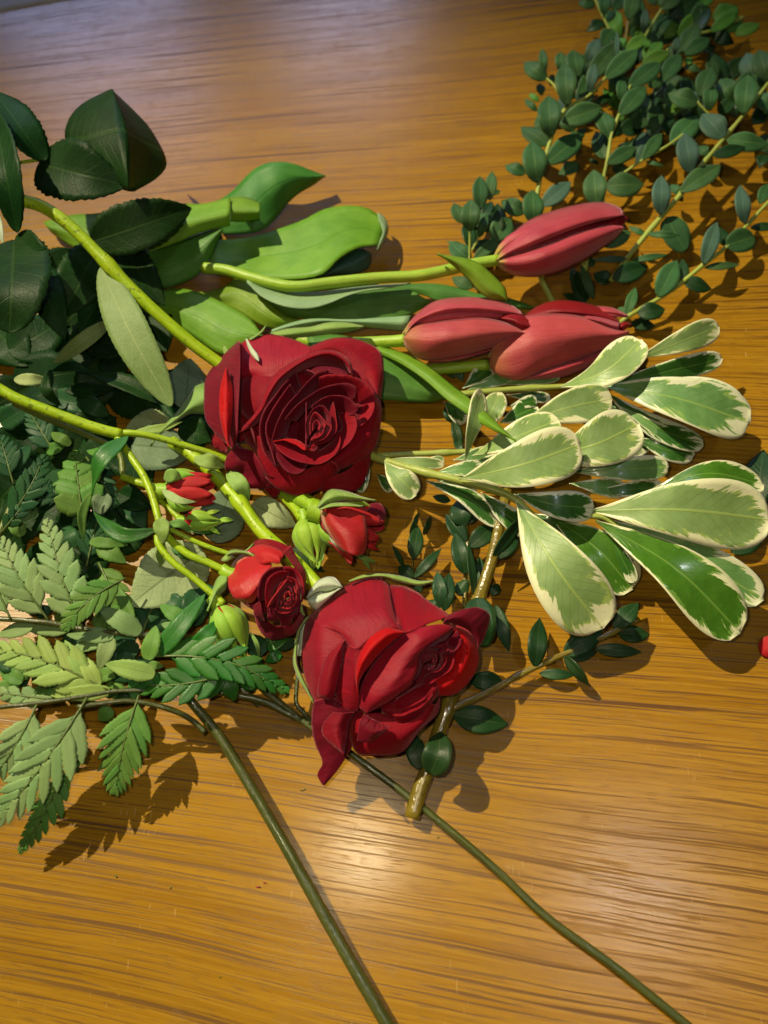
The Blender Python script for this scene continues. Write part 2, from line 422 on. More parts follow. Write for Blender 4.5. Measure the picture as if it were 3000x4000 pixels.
TUPI = petal_mat('tulip_petal_inner', (.28, .006, .010), (.19, .004, .010), rough=.4, sheen=.1, spec=.4)
TUPO = petal_mat('tulip_petal_orange', (.54, .088, .088), (.40, .040, .052), base=(.46, .15, .06), rough=.40, sheen=.45, streak=.95, base_at=.26, sheen_c=(1, .6, .7), spec=.4)
STG = stem_mat('green_stem', (.27, .44, .008), (.38, .54, .014), spot=(.10, .14, .02))
STD = stem_mat('dull_green_stem', (.12, .17, .03), (.16, .20, .04))
STT = stem_mat('tulip_stem', (.24, .42, .02), (.33, .50, .04), rough=.45)
STE = stem_mat('eucalyptus_stem', (.30, .40, .06), (.40, .46, .09), rough=.5)
STB = stem_mat('wet_brown_stem', (.15, .112, .012), (.23, .175, .02), rough=.22, spec=.7, coat=.6, bump=.4, spot=(.07, .04, .01))
STF = stem_mat('fern_stem', (.050, .062, .014), (.085, .10, .024), rough=.3, spec=.6, bump=.5, coat=.2)
STP = stem_mat('pinna_midrib', (.10, .15, .035), (.14, .19, .05))
STV = stem_mat('variegated_stem', (.28, .36, .05), (.38, .44, .10), rough=.4)
SEPB = leaf_mat('bud_sepal', (.19, .38, .02), (.29, .50, .045), (.36, .50, .12), .4, 5, rough=.5, spec=.3, var=.2, hair=.2, par=True)
HIP = stem_mat('bud_green', (.22, .42, .015), (.32, .52, .03), rough=.4, spot=(.12, .2, .03))

def wood():
    g = G('oiled_oak'); ob = g.obj()
    x = g.n('SeparateXYZ', {0: ob}); X, Y0 = x.outputs[0], x.outputs[1]
    # the grain fans out slowly towards one side, as sawn oak does
    Y = g.M('MULTIPLY', g.M('DIVIDE', g.M('SUBTRACT', Y0, .07), g.M('ADD', X, 1.5)), 1.5)
    wy = g.M('ADD', Y, g.M('ADD', g.M('MULTIPLY', g.M('SUBTRACT', g.noise(g.vec(g.M('MULTIPLY', X, 3.5), g.M('MULTIPLY', Y, 6.0)), 1.0, 2), .5), .016), g.M('MULTIPLY', g.M('SUBTRACT', g.noise(g.vec(g.M('MULTIPLY', X, 22.0), g.M('MULTIPLY', Y, 60.0), 2.0), 1.0, 2), .5), .0013)))
    V = lambda a, b, c=0.0: g.vec(g.M('MULTIPLY', X, a), g.M('MULTIPLY', wy, b), c)
    n1 = g.noise(V(4, 85), 1.0, 3, .5)
    n2 = g.noise(V(2.2, 22, 3.0), 1.0, 2)
    n3 = g.noise(V(11, 950, 5.0), 1.0, 3, .6)
    col = g.mix(g.step(.32, .68, n1), (.275, .132, .005), (.365, .182, .010))
    col = g.mix(g.M('MULTIPLY', g.step(.35, .7, n2), .45), col, (.285, .125, .006))
    col = g.mix(g.M('MULTIPLY', g.step(.35, .70, n3), .50), col, (.47, .262, .024))
    col = g.mix(g.M('MULTIPLY', g.step(.56, .68, g.noise(V(12, 560, 21.0), 1.0, 3, .6)), .24), col, (.22, .122, .018))
    area = g.step(.36, .60, g.noise(V(4, 24, 12.0), 1.0, 3))
    lng = g.M('MULTIPLY', g.step(.60, .64, g.noise(V(6, 640, 8.0), 1.0, 1.5, .45)), g.M('ADD', .55, g.M('MULTIPLY', area, .45)))
    med = g.M('MULTIPLY', g.step(.615, .65, g.noise(V(12, 1050, 18.0), 1.0, 1.5, .45)), .80)
    fine = g.M('MULTIPLY', g.step(.62, .67, g.noise(V(30, 1900, 14.0), 1.0, 1.5, .5)), .62)
    por = g.M('MULTIPLY', g.step(.62, .68, g.noise(V(110, 2200, 2.0), 1.0, 1, .5)), .55)
    dark = g.M('MAXIMUM', g.M('MAXIMUM', lng, med), g.M('MAXIMUM', fine, por))
    col = g.mix(g.M('MULTIPLY', dark, .85), col, (.085, .030, .004))
    # dry scuffs and fine scratches across the grain
    sc = g.noise(g.vec(g.M('MULTIPLY', X, 1300.0), g.M('MULTIPLY', Y, 150.0)), 1.0, 1)
    sm = g.M('MULTIPLY', g.step(.69, .75, sc), g.step(.48, .62, g.noise(g.vec(g.M('MULTIPLY', X, 38.0), g.M('MULTIPLY', Y, 30.0), 4.0), 1.0, 2)))
    col = g.mix(g.M('MULTIPLY', sm, .30), col, (.78, .55, .26))
    blot = g.step(.64, .72, g.noise(ob, 75, 2, .5))
    col = g.mix(g.M('MULTIPLY', blot, .12), col, (.20, .10, .02))
    g.bump(g.M('ADD', g.M('MULTIPLY', dark, -1.0), g.M('ADD', g.M('MULTIPLY', sm, .5), g.M('MULTIPLY', g.noise(ob, 1400, 2), .35))), .10, .0004)
    rr = g.M('ADD', .20, g.M('ADD', g.M('MULTIPLY', g.noise(ob, 60, 3), .08), g.M('ADD', g.M('MULTIPLY', dark, .2), g.M('MULTIPLY', blot, .05))))
    return g.out(col, rr, .48)
WOOD = wood()
FLOOR = stem_mat('pale_floor', (.42, .39, .37), (.50, .46, .44), rough=.6)

# ------------------------------------------------------------------ the table
def box(name, x0, x1, y0, y1, z0, z1, mat, parent=None):
    vs = [(x, y, z) for z in (z0, z1) for y in (y0, y1) for x in (x0, x1)]
    fs = [(0, 2, 3, 1), (4, 5, 7, 6), (0, 1, 5, 4), (2, 6, 7, 3), (0, 4, 6, 2), (1, 3, 7, 5)]
    o = mesh_obj(name, vs, fs, mat, parent)
    o.data.polygons.foreach_set('use_smooth', [False]*6)
    return o
def slab(name, pts, z0, z1, mat):
    n = len(pts)
    o = mesh_obj(name, [(x, y, z0) for x, y in pts]+[(x, y, z1) for x, y in pts], [tuple(range(n-1, -1, -1)), tuple(range(n, 2*n))]+[(i, (i+1) % n, n+(i+1) % n, n+i) for i in range(n)], mat)
    o.data.polygons.foreach_set('use_smooth', [False]*(n+2))
    bv = o.modifiers.new('edge', 'BEVEL'); bv.width = .003; bv.segments = 3
    return o
table = slab('table_top', [(-.75, .2095), (-.75, -.45), (.75, -.45), (.75, .667)], -.03, 0, WOOD)
table['kind'] = 'structure'
side = slab('side_table_top', [(-.9, .1695), (.75, .6735), (.75, 1.1), (-.9, 1.1)], -.03, -.003, FLOOR); side['kind'] = 'structure'
floor = box('floor', -2.5, 2.5, -1.5, 3.0, -.76, -.72, FLOOR); floor['kind'] = 'structure'

# ------------------------------------------------------------------ builders for flowers
def arc(parent, T, cx, cy, rx, ry, rot, a0, a1, z, depth, inn, mats, name='petal', wav=.03, lip=1.03, n=(8, 20)):
    """an inner petal of a rose: a wall that follows part of an ellipse, rim at z, running down towards the heart"""
    rows = []
    ph = random.random()*6
    for sc, dz in ((lip, -.10), (1.0, 0.0), ((1+inn)/2, -depth*.5), (inn, -depth)):
        pts, zs = [], []
        for i in range(9):
            f = i/8; a = R(a0+(a1-a0)*f)
            k = sc*(1+wav*math.sin(f*8+ph))
            e = 1-.9*abs(2*f-1)**3*.35
            x, y = rx*k*math.cos(a), ry*k*math.sin(a)
            c, s = math.cos(R(rot)), math.sin(R(rot))
            pts.append((cx+x*c-y*s, cy+x*s+y*c)); zs.append(z+dz-(1-e)*.8*(1 if sc > inn else 0))
        rows.append((zs, pts))
    return loft(name, parent, T, rows, mats, n[0], n[1], .0004, .0003, 120)
def smooth1(tab, u):
    for (a, p), (b, q) in zip(tab, tab[1:]):
        if u <= b:
            t = (u-a)/(b-a); t = t*t*(3-2*t) if False else t
            return p+(q-p)*t
    return tab[-1][1]
def curve_tab(tab, u):
    P = [Vector((a, b, 0)) for a, b in tab]
    Q = [2*P[0]-P[1]]+P+[2*P[-1]-P[-2]]
    for i in range(len(P)-1):
        if u <= P[i+1].x or i == len(P)-2:
            t = (u-P[i].x)/(P[i+1].x-P[i].x)
            return cr(Q[i], Q[i+1], Q[i+2], Q[i+3], min(1, max(0, t))).y
TULIP = [(0, .18), (.05, .50), (.14, .80), (.28, .98), (.46, 1.0), (.66, .86), (.83, .60), (.94, .36), (1, .20)]
OVOID = [(0, .25), (.1, .62), (.28, .95), (.42, 1.0), (.62, .82), (.8, .48), (1, .08)]
GOBLET = [(0, .3), (.12, .7), (.3, .95), (.5, 1.0), (.75, .94), (1, .80)]
def cup(parent, T, b, t, zb, zt, wpx, petals, tab, name='petal', ruffle=0.0, thick=.0004, nu=16, nv=15, edge=.26):
    B, E = W(T, b[0], b[1], zb*.01), W(T, t[0], t[1], zt*.01)
    a = (E-B); L = a.length; a.normalize()
    mid = (B+E)/2
    view = (CAM-mid).normalized(); nn = (view-a*view.dot(a)).normalized(); ss = a.cross(nn)
    r0 = wpx*T.k*mpp(mid)/2
    for phi, half, rs, ls, mats, tip in petals:
        ph = random.random()*9
        g = []
        for i in range(nu):
            u = i/(nu-1); row = []
            wf = min(1, .55+u*2.2)*(1-max(0, (u-.45)/.55)**2.2*(1-tip))
            for j in range(nv):
                v = j/(nv-1)*2-1
                an = R(phi+half*v*wf)
                r = r0*rs*curve_tab(tab, u)*(1-edge*abs(v)**3)
                if ruffle: r *= 1+ruffle*u*u*math.sin(v*5+ph+u*3)
                hh = L*ls*u*(1-.10*u*v*v*(1-tip*.5))
                row.append(B+a*hh+(nn*math.cos(an)+ss*math.sin(an))*r)
            g.append(row)
        sheet(name, g, mats, parent, thick)
def bloom(parent, ctr, axis, rad, hgt, N, mats, seed=1, name='petal', first=0.14, openness=1.0):
    rnd = random.Random(seed)
    a = axis.normalized(); x = a.orthogonal().normalized(); y = a.cross(x)
    for i in range(N):
        t = i/(N-1); az = i*2.39996+rnd.uniform(-.2, .2)
        rr = rad*(first+(1-first)*t**.85); hh = hgt*(1.0-.42*t**2.2)*(1+rnd.uniform(-.04, .04))
        half = 1.9-.9*t; nu, nv = 9, 15
        g = []; ph = rnd.random()*7
        flare = openness*t
        for k in range(nu):
            v = k/(nu-1)                           # 0 rim, 1 base
            q = 1-v
            row = []
            for j in range(nv):
                s = j/(nv-1)*2-1
                e = 1-.22*abs(s)**2.6
                r = rr*(.30+.62*q**.55)+rr*.16*flare*max(0, q-.7)/.3
                r *= 1+.035*math.sin(s*4+ph)*q
                h = hh*(q**.9)*e - hgt*.10*flare*(max(0, q-.75)/.25)**2
                an = az+half*s*(.5+.5*min(1, q*1.8))
                row.append(ctr+(x*math.cos(an)+y*math.sin(an))*r+a*h)
            g.append(row)
        sheet(name, g, mats[0] if t < .55 else mats[1] if len(mats) < 3 or t < .8 else mats[2], parent, .00035)
def pinna(frond, T, b, t, wpx, mats, z=(2, 2, 2), n=7, bend=0.0, smat=None, nb=.5, roll=0.0, ang=43, first=.07, taper=.62):
    """one division of a fern frond: its midrib is the part, every toothed pinnule a piece of it"""
    zb, zm, zt = [q*.01 for q in z]
    B, E = W(T, b[0], b[1], zb), W(T, t[0], t[1], zt)
    mx, my = (b[0]+t[0])/2, (b[1]+t[1])/2; dx, dy = t[0]-b[0], t[1]-b[1]
    Mp = W(T, mx-dy*bend, my+dx*bend, zm)
    mid = spline([B, Mp, E], 41)
    at = lambda f: mid[min(39, int(max(0, f)*40))].lerp(mid[min(39, int(max(0, f)*40))+1], min(1, max(0, f)*40-min(39, int(max(0, f)*40))))
    L = sum((q-p).length for p, q in zip(mid, mid[1:]))
    k = T.k*mpp(Mp)
    st = tube('pinna', frond, [at(0)+Vector((0, 0, .0002)), at(.3)+Vector((0, 0, .0002)), at(.6)+Vector((0, 0, .0002)), at(.88)], .00048, .00016, smat or STP, 6, 14)
    view = (CAM-Mp).normalized(); nref = (Vector((0, 0, 1))*(1-nb)+view*nb).normalized()
    hw = wpx*k/2
    NS, NT = 19, 5
    cuts = [first+(1-first)*(1-(1-i/n)**1.15) for i in range(n+1)]
    for sgn in (-1, 1):
        for i in range(n):
            off = 0 if sgn < 0 else .4*(cuts[1]-cuts[0])
            f0, f1 = min(.985, cuts[i]+off), min(1.0, cuts[i+1]+off)
            if f1-f0 < .01: continue
            A0, A1 = at(f0), at(f1)
            fm = (f0+f1)/2
            tn = (at(min(1, fm+.03))-at(fm-.03)).normalized()
            sd = tn.cross(nref).normalized(); up = sd.cross(tn)
            rm = Matrix.Rotation(R(roll), 3, tn); sd = rm @ sd*sgn; up = rm @ up
            A = R(ang-16*fm+random.uniform(-2, 2))
            env = hw*(1.0-fm)**taper*(1.22 if i else 1.05)
            ln = max(env/math.sin(R(ang-8*fm)), (f1-f0)*L*.5)*random.uniform(.93, 1.05)
            tilt = random.uniform(-.03, .05)
            d = (tn*math.cos(A)+sd*math.sin(A)+up*tilt).normalized()
            bw = (A1-A0)
            wl = bw.length*math.sin(A)*1.10                 # width across the lobe
            if i == 0 or (i == 1 and n > 6): wl *= 1.12
            cross = (tn-d*tn.dot(d)).normalized()
            dh = random.uniform(.0, .0004); ph = random.random()
            g = []
            for a_ in range(NS):
                s_ = a_/(NS-1)
                if s_ < .68: wq = 1.0+.12*math.sin(s_/.68*math.pi*.6)
                else: wq = 1.115*max(0.0, 1-((s_-.68)/.32)**1.5)
                if i <= 1: wq *= min(1, .55+s_*1.9)
                tooth = (.20*((a_ % 2) == 0)) if s_ > .38 else 0
                wq = max(wq*(1-tooth), .09)
                row = []
                cen = A0.lerp(A1, .5)+d*(ln*s_)+cross*(wl*.10*s_*s_)
                cen = cen+up*(dh-ln*.13*s_*s_*(.2+ph))
                for b_ in range(NT):
                    v = b_/(NT-1)*2-1
                    row.append(cen+cross*(v*wl*wq*.5)+up*(-.035*wl*v*v*(1 if s_ > .1 else s_*10)))
                # the foot of the lobe sits along the midrib itself
                if a_ == 0: row = [A0.lerp(A1, .04+.92*b_/(NT-1)) for b_ in range(NT)]
                g.append(row)
            sheet('pinnule', g, mats, st, .00022)
    return st
def leaf3(parent, name, mid, hw, nref, mats, prof='ell', fold=.1, serr=(0, 0), n=7, cup_=0.0, thick=.0003):
    a_, b_ = PROF[prof]; um = a_/(a_+b_); pk = um**a_*(1-um)**b_
    nu = len(mid); g = []
    for i in range(nu):
        u = i/(nu-1)
        tn = (mid[min(i+1, nu-1)]-mid[max(i-1, 0)]).normalized()
        sd = tn.cross(nref).normalized(); up = sd.cross(tn)
        wv = max((u**a_*(1-u)**b_)/pk*hw, hw*.10)
        if serr[0] and u > .35:
            wv *= 1-serr[1]*((i % 2))
        row = []
        for j in range(n):
            v = j/(n-1)*2-1
            row.append(mid[i]+sd*(v*wv)+up*(fold*abs(v)*wv-cup_*(1-v*v)*hw*.4))
        g.append(row)
    return sheet(name, g, mats, parent, thick)
def leaves(parent, T, rows, mats, prof, z0=None, **kw):
    for r in rows:
        b, t, wd, z = r[0], r[1], r[2], r[3]
        m = r[4] if len(r) > 4 and r[4] else mats
        k2 = dict(kw)
        if len(r) > 5: k2.update(r[5])
        if isinstance(z, (int, float)):
            dz = random.uniform(-.15, .25); z = (z, z+.25+dz*.5, z+dz)
        leaf(parent, T, b, t, wd, m, z, k2.pop('prof', prof), **k2)

# ------------------------------------------------------------------ tulips
def tulip_leaf(parent, T, top, bot, z, mats=None, midz=.35, **kw):
    """a broad leaf traced by its two edges; the middle bulges"""
    zt, zb = z
    n = 9
    a = spline([Vector((x, y, 0)) for x, y in top], n); b = spline([Vector((x, y, 0)) for x, y in bot], n)
    m = [p.lerp(q, .5) for p, q in zip(a, b)]
    zz = lambda q: list(q) if isinstance(q, (list, tuple)) else [q]*2
    zt, zb = zz(zt), zz(zb)
    lin = lambda q, i: q[min(len(q)-1, int(i/(n-1)*(len(q)-1)))]+(q[min(len(q)-1, int(i/(n-1)*(len(q)-1))+1)]-q[min(len(q)-1, int(i/(n-1)*(len(q)-1)))])*((i/(n-1)*(len(q)-1)) % 1)
    zm = [(lin(zt, i)+lin(zb, i))/2+midz for i in range(n)]
    g_rows = [([lin(zt, i) for i in range(n)], [(p.x, p.y) for p in a]), (zm, [(p.x, p.y) for p in m]), ([lin(zb, i) for i in range(n)], [(p.x, p.y) for p in b])]
    R3 = [spline([W(T, x, y, h*.01) for (x, y), h in zip(pts, hs)], 22) for hs, pts in g_rows]
    g = crows(R3, 11)
    g = [[g[j][i] for j in range(11)] for i in range(22)]         # u along the leaf
    return sheet('leaf', g, mats or [TUL], parent, .0006)

def tpet(parent, T, ea, eb, zs, zc, mats, wob=.0004, bulge=1.0):
    """one tulip petal between two traced edges, base to tip; zs: (share across, height in cm) at the fattest place, zc height of the axis"""
    n = 24
    a = spline([Vector((x, y, 0)) for x, y in ea], n); b = spline([Vector((x, y, 0)) for x, y in eb], n)
    g = []; m = 13; ph = random.random()*9
    for i in range(n):
        u = i/(n-1); f = min(1, .30+1.9*u) if u < .4 else 1-.55*max(0, (u-.55)/.45)**1.5
        row = []
        for j in range(m):
            v = j/(m-1)
            h = curve_tab(zs, v)
            p = a[i].lerp(b[i], v)
            h = zc+(h-zc)*f+.05*math.sin(v*9+ph+u*2)*u*f
            q = W(T, p.x, p.y, h*.01)
            row.append(q+(CAM-q).normalized()*wob*mnoise.noise(q*90))
        g.append(row)
    return sheet('petal', g, mats, parent, .0005)
o = W(TV, 1100, 600, 0)
t1 = thing('tulip', o, 'red tulip on the longest bare green stem, its bloom lying over the eucalyptus', 'tulip', 'red tulips')
stem(t1, TU, [(150, 740, 1.6), (300, 755, 1.7), (450, 800, 1.9), (600, 840, 2.0), (760, 862, 2.1), (1000, 835, 2.2), (1300, 805, 2.3), (1560, 790, 2.4), (1800, 740, 2.5), (1910, 715, 2.6), (2070, 690, 2.7)], 74, STT, ns=12)
cup(t1, TV, (722, 692), (1545, 432), 2.5, 2.4, 310, [(180, 62, .97, 1.0, TUPI, .12), (-110, 60, .95, .96, TUP, .2), (118, 60, .95, .96, TUP, .2), (0, 60, .82, .97, TUPI, .3)], TULIP)
tpet(t1, TV, [(1400, 470), (1450, 430), (1530, 392), (1583, 415)], [(1410, 480), (1480, 478), (1545, 470), (1580, 425)], [(0, 2.9), (.5, 3.0), (1, 2.8)], 2.6, [TUPI])
tpet(t1, TV, [(724, 690), (760, 610), (850, 500), (950, 425), (1100, 368), (1300, 321), (1430, 316), (1530, 350), (1558, 392)], [(726, 694), (820, 652), (950, 608), (1100, 552), (1250, 492), (1400, 444), (1500, 420), (1556, 398)], [(0, 2.3), (.22, 3.3), (.6, 3.8), (.88, 3.75), (1, 3.0)], 2.6, [TUP])
tpet(t1, TV, [(724, 694), (800, 664), (950, 618), (1100, 560), (1250, 502), (1400, 466), (1500, 457), (1560, 478)], [(728, 712), (780, 762), (870, 795), (1000, 798), (1150, 762), (1300, 692), (1420, 612), (1500, 552), (1558, 486)], [(0, 2.9), (.14, 3.6), (.42, 3.6), (.75, 2.9), (1, 1.9)], 2.5, [TUP])
tulip_leaf(t1, TU, [(150, 330), (300, 280), (420, 160), (500, 90), (600, 55), (760, 68), (860, 110), (948, 143)], [(280, 520), (400, 520), (530, 500), (620, 430), (680, 350), (760, 270), (870, 205), (948, 147)], ([.6, 1.6, 2.2, 1.0], [.8, .8, .8, .9]), [TULD])
tulip_leaf(t1, TU, [(200, 560), (430, 545), (600, 500), (780, 440), (940, 360), (1040, 333), (1180, 350), (1285, 380), (1345, 470)], [(200, 720), (400, 785), (620, 812), (860, 800), (960, 755), (1050, 665), (1150, 605), (1240, 628), (1300, 590)], ([.8, 1.2, 1.6, 1.3], [.9, 1.2, 2.2, 1.4]), [TUL], -.1)
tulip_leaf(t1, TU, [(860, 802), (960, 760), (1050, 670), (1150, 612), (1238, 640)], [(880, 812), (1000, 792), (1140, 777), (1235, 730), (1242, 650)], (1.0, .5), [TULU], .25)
tulip_leaf(t1, TU, [(1285, 380), (1330, 410), (1355, 470), (1345, 540), (1290, 625)], [(1295, 430), (1310, 470), (1318, 510), (1300, 560), (1285, 622)], (1.2, 1.5), [TULB], .1)

t2 = thing('tulip', W(TV, 560, 1150, 0), 'red tulip with two wide folded leaves, its bloom overlapping another tulip bloom', 'tulip', 'red tulips')
stem(t2, TV, [(-700, 1180, .8), (-400, 1230, 1.0), (-100, 1225, 1.3), (0, 1220, 1.5), (150, 1210, 1.9)], 78, STT, ns=12)
cup(t2, TV, (125, 1195), (950, 1118), 1.8, 2.3, 350, [(180, 60, .97, 1.0, TUPI, .12), (-105, 60, .97, .96, TUP, .2), (118, 58, .95, .97, TUP, .2), (10, 60, .80, .98, TUPI, .3)], TULIP)
tpet(t2, TV, [(700, 1058), (800, 1040), (900, 1052), (976, 1116)], [(720, 1070), (830, 1100), (900, 1142), (968, 1125)], [(0, 2.8), (.5, 3.0), (1, 2.8)], 2.3, [TUPI])
tpet(t2, TV, [(130, 1185), (150, 1115), (220, 1030), (330, 955), (480, 931), (650, 935), (780, 963), (860, 1000), (906, 1046)], [(134, 1180), (205, 1105), (300, 1066), (450, 1032), (600, 1030), (750, 1040), (860, 1044), (904, 1050)], [(0, 2.0), (.3, 3.0), (.7, 3.4), (1, 2.9)], 2.1, [TUP])
tpet(t2, TV, [(126, 1190), (200, 1112), (350, 1086), (500, 1068), (620, 1060), (740, 1080), (860, 1122), (918, 1164)], [(126, 1208), (142, 1262), (200, 1312), (300, 1341), (480, 1322), (650, 1282), (800, 1222), (916, 1168)], [(0, 2.9), (.10, 3.3), (.45, 3.35), (.8, 2.6), (1, 1.9)], 2.1, [TUPO])
tpet(t2, TV, [(190, 1308), (300, 1338), (480, 1318), (650, 1278), (800, 1218), (926, 1158)], [(200, 1316), (300, 1346), (430, 1349), (560, 1322), (700, 1272), (850, 1202), (930, 1160)], [(0, 1.9), (.5, 1.9), (1, 1.3)], 1.7, [TUP])
tulip_leaf(t2, TU, [(-200, 390), (0, 325), (150, 325), (330, 283)], [(-200, 640), (0, 570), (130, 515), (330, 467)], ([2.0, 2.4, 2.6, 2.6], [2.2, 2.4, 2.5]), [TUL], .5)
tulip_leaf(t2, TU, [(332, 285), (400, 278), (470, 292), (524, 318)], [(332, 442), (410, 442), (470, 436), (520, 424)], (2.2, 2.2), [TUL], .6)
tulip_leaf(t2, TU, [(-330, 640), (-180, 620), (-40, 580), (80, 540), (200, 500), (282, 482)], [(-330, 820), (-180, 870), (-40, 860), (60, 820), (170, 730), (285, 490)], ([1.6, 2.0, 2.4], [.9, 1.1, 2.3]), [TULD], .25)
tulip_leaf(t2, TU, [(440, 805), (600, 868), (760, 895), (900, 895), (1100, 868), (1300, 848), (1500, 836)], [(440, 830), (555, 940), (720, 995), (850, 1000), (980, 965), (1130, 900), (1300, 876)], (1.6, 2.1), [TULB], .15)
tulip_leaf(t2, TU, [(460, 850), (600, 950), (760, 985), (950, 960), (1150, 888), (1400, 874), (1560, 898), (1620, 960)], [(560, 990), (680, 1050), (800, 1075), (950, 1080), (1100, 1085), (1300, 1072), (1450, 1064), (1610, 985)], (1.3, .8), [TULD], .1)
tulip_leaf(t2, TU, [(600, 1140), (760, 1085), (900, 1068), (1100, 1075), (1300, 1062), (1500, 1048)], [(600, 1172), (800, 1130), (950, 1100), (1100, 1110), (1250, 1130), (1460, 1152)], (1.7, 1.3), [TULB], .2)
tulip_leaf(t2, TU, [(50, 900), (250, 880), (410, 790), (470, 860), (560, 950), (700, 1050), (850, 1085)], [(50, 960), (250, 975), (380, 1025), (500, 1100), (600, 1140), (720, 1130), (850, 1090)], ([.8, 1.0, 1.4, .9], .7), [TUL], .2)

tulip_leaf(t2, TL, [(280, 940), (450, 895), (620, 885), (900, 845), (1120, 822)], [(330, 1010), (480, 1110), (650, 1160), (900, 1120), (1150, 1000)], ([.8, 1.2, 1.8], [.5, .8, 1.4]), [TUL], .3)
t3 = thing('tulip', W(TV, 1140, 1250, 0), 'widest red tulip bloom, partly under another tulip and next to the cream edged leaves', 'tulip', 'red tulips')
stem(t3, TV, [(-300, 1420, .6), (0, 1420, .6), (300, 1400, .7), (680, 1370, 1.2)], 74, STT, ns=12)
cup(t3, TV, (690, 1340), (1575, 1140), 1.2, 1.4, 390, [(180, 60, .97, 1.0, TUPI, .12), (-100, 60, .97, .95, TUP, .2), (120, 58, .95, .97, TUP, .2), (-30, 60, .80, .98, TUPI, .3)], TULIP)
tpet(t3, TV, [(1490, 1112), (1560, 1090), (1606, 1104)], [(1510, 1150), (1560, 1142), (1604, 1110)], [(0, 1.9), (.5, 2.0), (1, 1.8)], 1.5, [TUPI])
tpet(t3, TV, [(1350, 985), (1480, 998), (1584, 1048)], [(1370, 1030), (1500, 1052), (1580, 1058)], [(0, 1.7), (.5, 2.0), (1, 1.9)], 1.5, [TUP])
tpet(t3, TV, [(880, 1075), (970, 1003), (1060, 962), (1160, 949), (1300, 967), (1430, 1010), (1510, 1064), (1528, 1088)], [(900, 1085), (1090, 1050), (1250, 1052), (1380, 1070), (1480, 1090), (1524, 1096)], [(0, 1.7), (.35, 2.3), (.75, 2.5), (1, 2.2)], 1.5, [TUPI])
tpet(t3, TV, [(1200, 1046), (1320, 1050), (1420, 1064), (1530, 1098)], [(1240, 1060), (1370, 1095), (1470, 1140), (1520, 1145)], [(0, 2.4), (.5, 2.55), (1, 2.3)], 1.6, [TUP])
tpet(t3, TV, [(688, 1320), (720, 1200), (800, 1112), (930, 1047), (1090, 1035), (1250, 1047), (1380, 1083), (1500, 1142), (1592, 1148)], [(686, 1340), (692, 1402), (760, 1446), (880, 1463), (1050, 1402), (1200, 1352), (1350, 1302), (1500, 1236), (1590, 1158)], [(0, 2.5), (.10, 2.75), (.45, 2.75), (.82, 2.1), (1, 1.5)], 1.5, [TUPO])
tpet(t3, TV, [(780, 1440), (880, 1460), (1050, 1398), (1200, 1348), (1350, 1298), (1500, 1232), (1586, 1160)], [(800, 1458), (900, 1470), (1100, 1463), (1250, 1420), (1400, 1345), (1500, 1272), (1588, 1166)], [(0, 1.45), (.4, 1.6), (1, .7)], 1.2, [TUP])
tulip_leaf(t3, TU, [(820, 1160), (980, 1170), (1120, 1190), (1300, 1262), (1460, 1330), (1600, 1420), (1690, 1500), (1730, 1588)], [(900, 1500), (1050, 1560), (1180, 1585), (1300, 1592), (1400, 1600), (1560, 1612), (1660, 1608), (1730, 1592)], ([1.4, 1.5, 1.2, .9], [1.0, .9, .8]), [TULD], .35)
tulip_leaf(t3, TV, [(-60, 1225), (0, 1246), (150, 1300), (280, 1370), (430, 1490), (590, 1612), (730, 1740), (855, 1860)], [(-60, 1290), (0, 1310), (140, 1380), (280, 1480), (400, 1590), (540, 1690), (680, 1780), (853, 1864)], ([1.2, 1.8, 2.6, 4.2], [1.4, 2.2, 2.8, 4.2]), [TUL], .25)
tulip_leaf(t3, TV, [(345, 650), (480, 668), (600, 700), (700, 780), (785, 870), (800, 950)], [(345, 652), (450, 730), (560, 830), (620, 900), (700, 945), (798, 955)], ([3.4, 3.2, 2.4], [3.3, 2.8, 2.2]), [TUL], .25)
tulip_leaf(t3, TV, [(0, 850), (250, 840), (400, 850), (560, 890), (650, 915), (800, 930), (990, 1000)], [(0, 890), (270, 920), (320, 955), (560, 960), (700, 980), (850, 1010), (985, 1006)], (.8, .6), [TULD], .1)
tulip_leaf(t3, TU, [(-300, 1000), (-180, 920), (-60, 872), (100, 890), (250, 950), (400, 1030), (490, 1100), (540, 1172)], [(-300, 1020), (-180, 1040), (-60, 1090), (100, 1190), (250, 1290), (400, 1310), (480, 1265), (540, 1185)], ([1.0, 1.3, 1.5], [.8, .9, 1.1]), [TUL], .3)

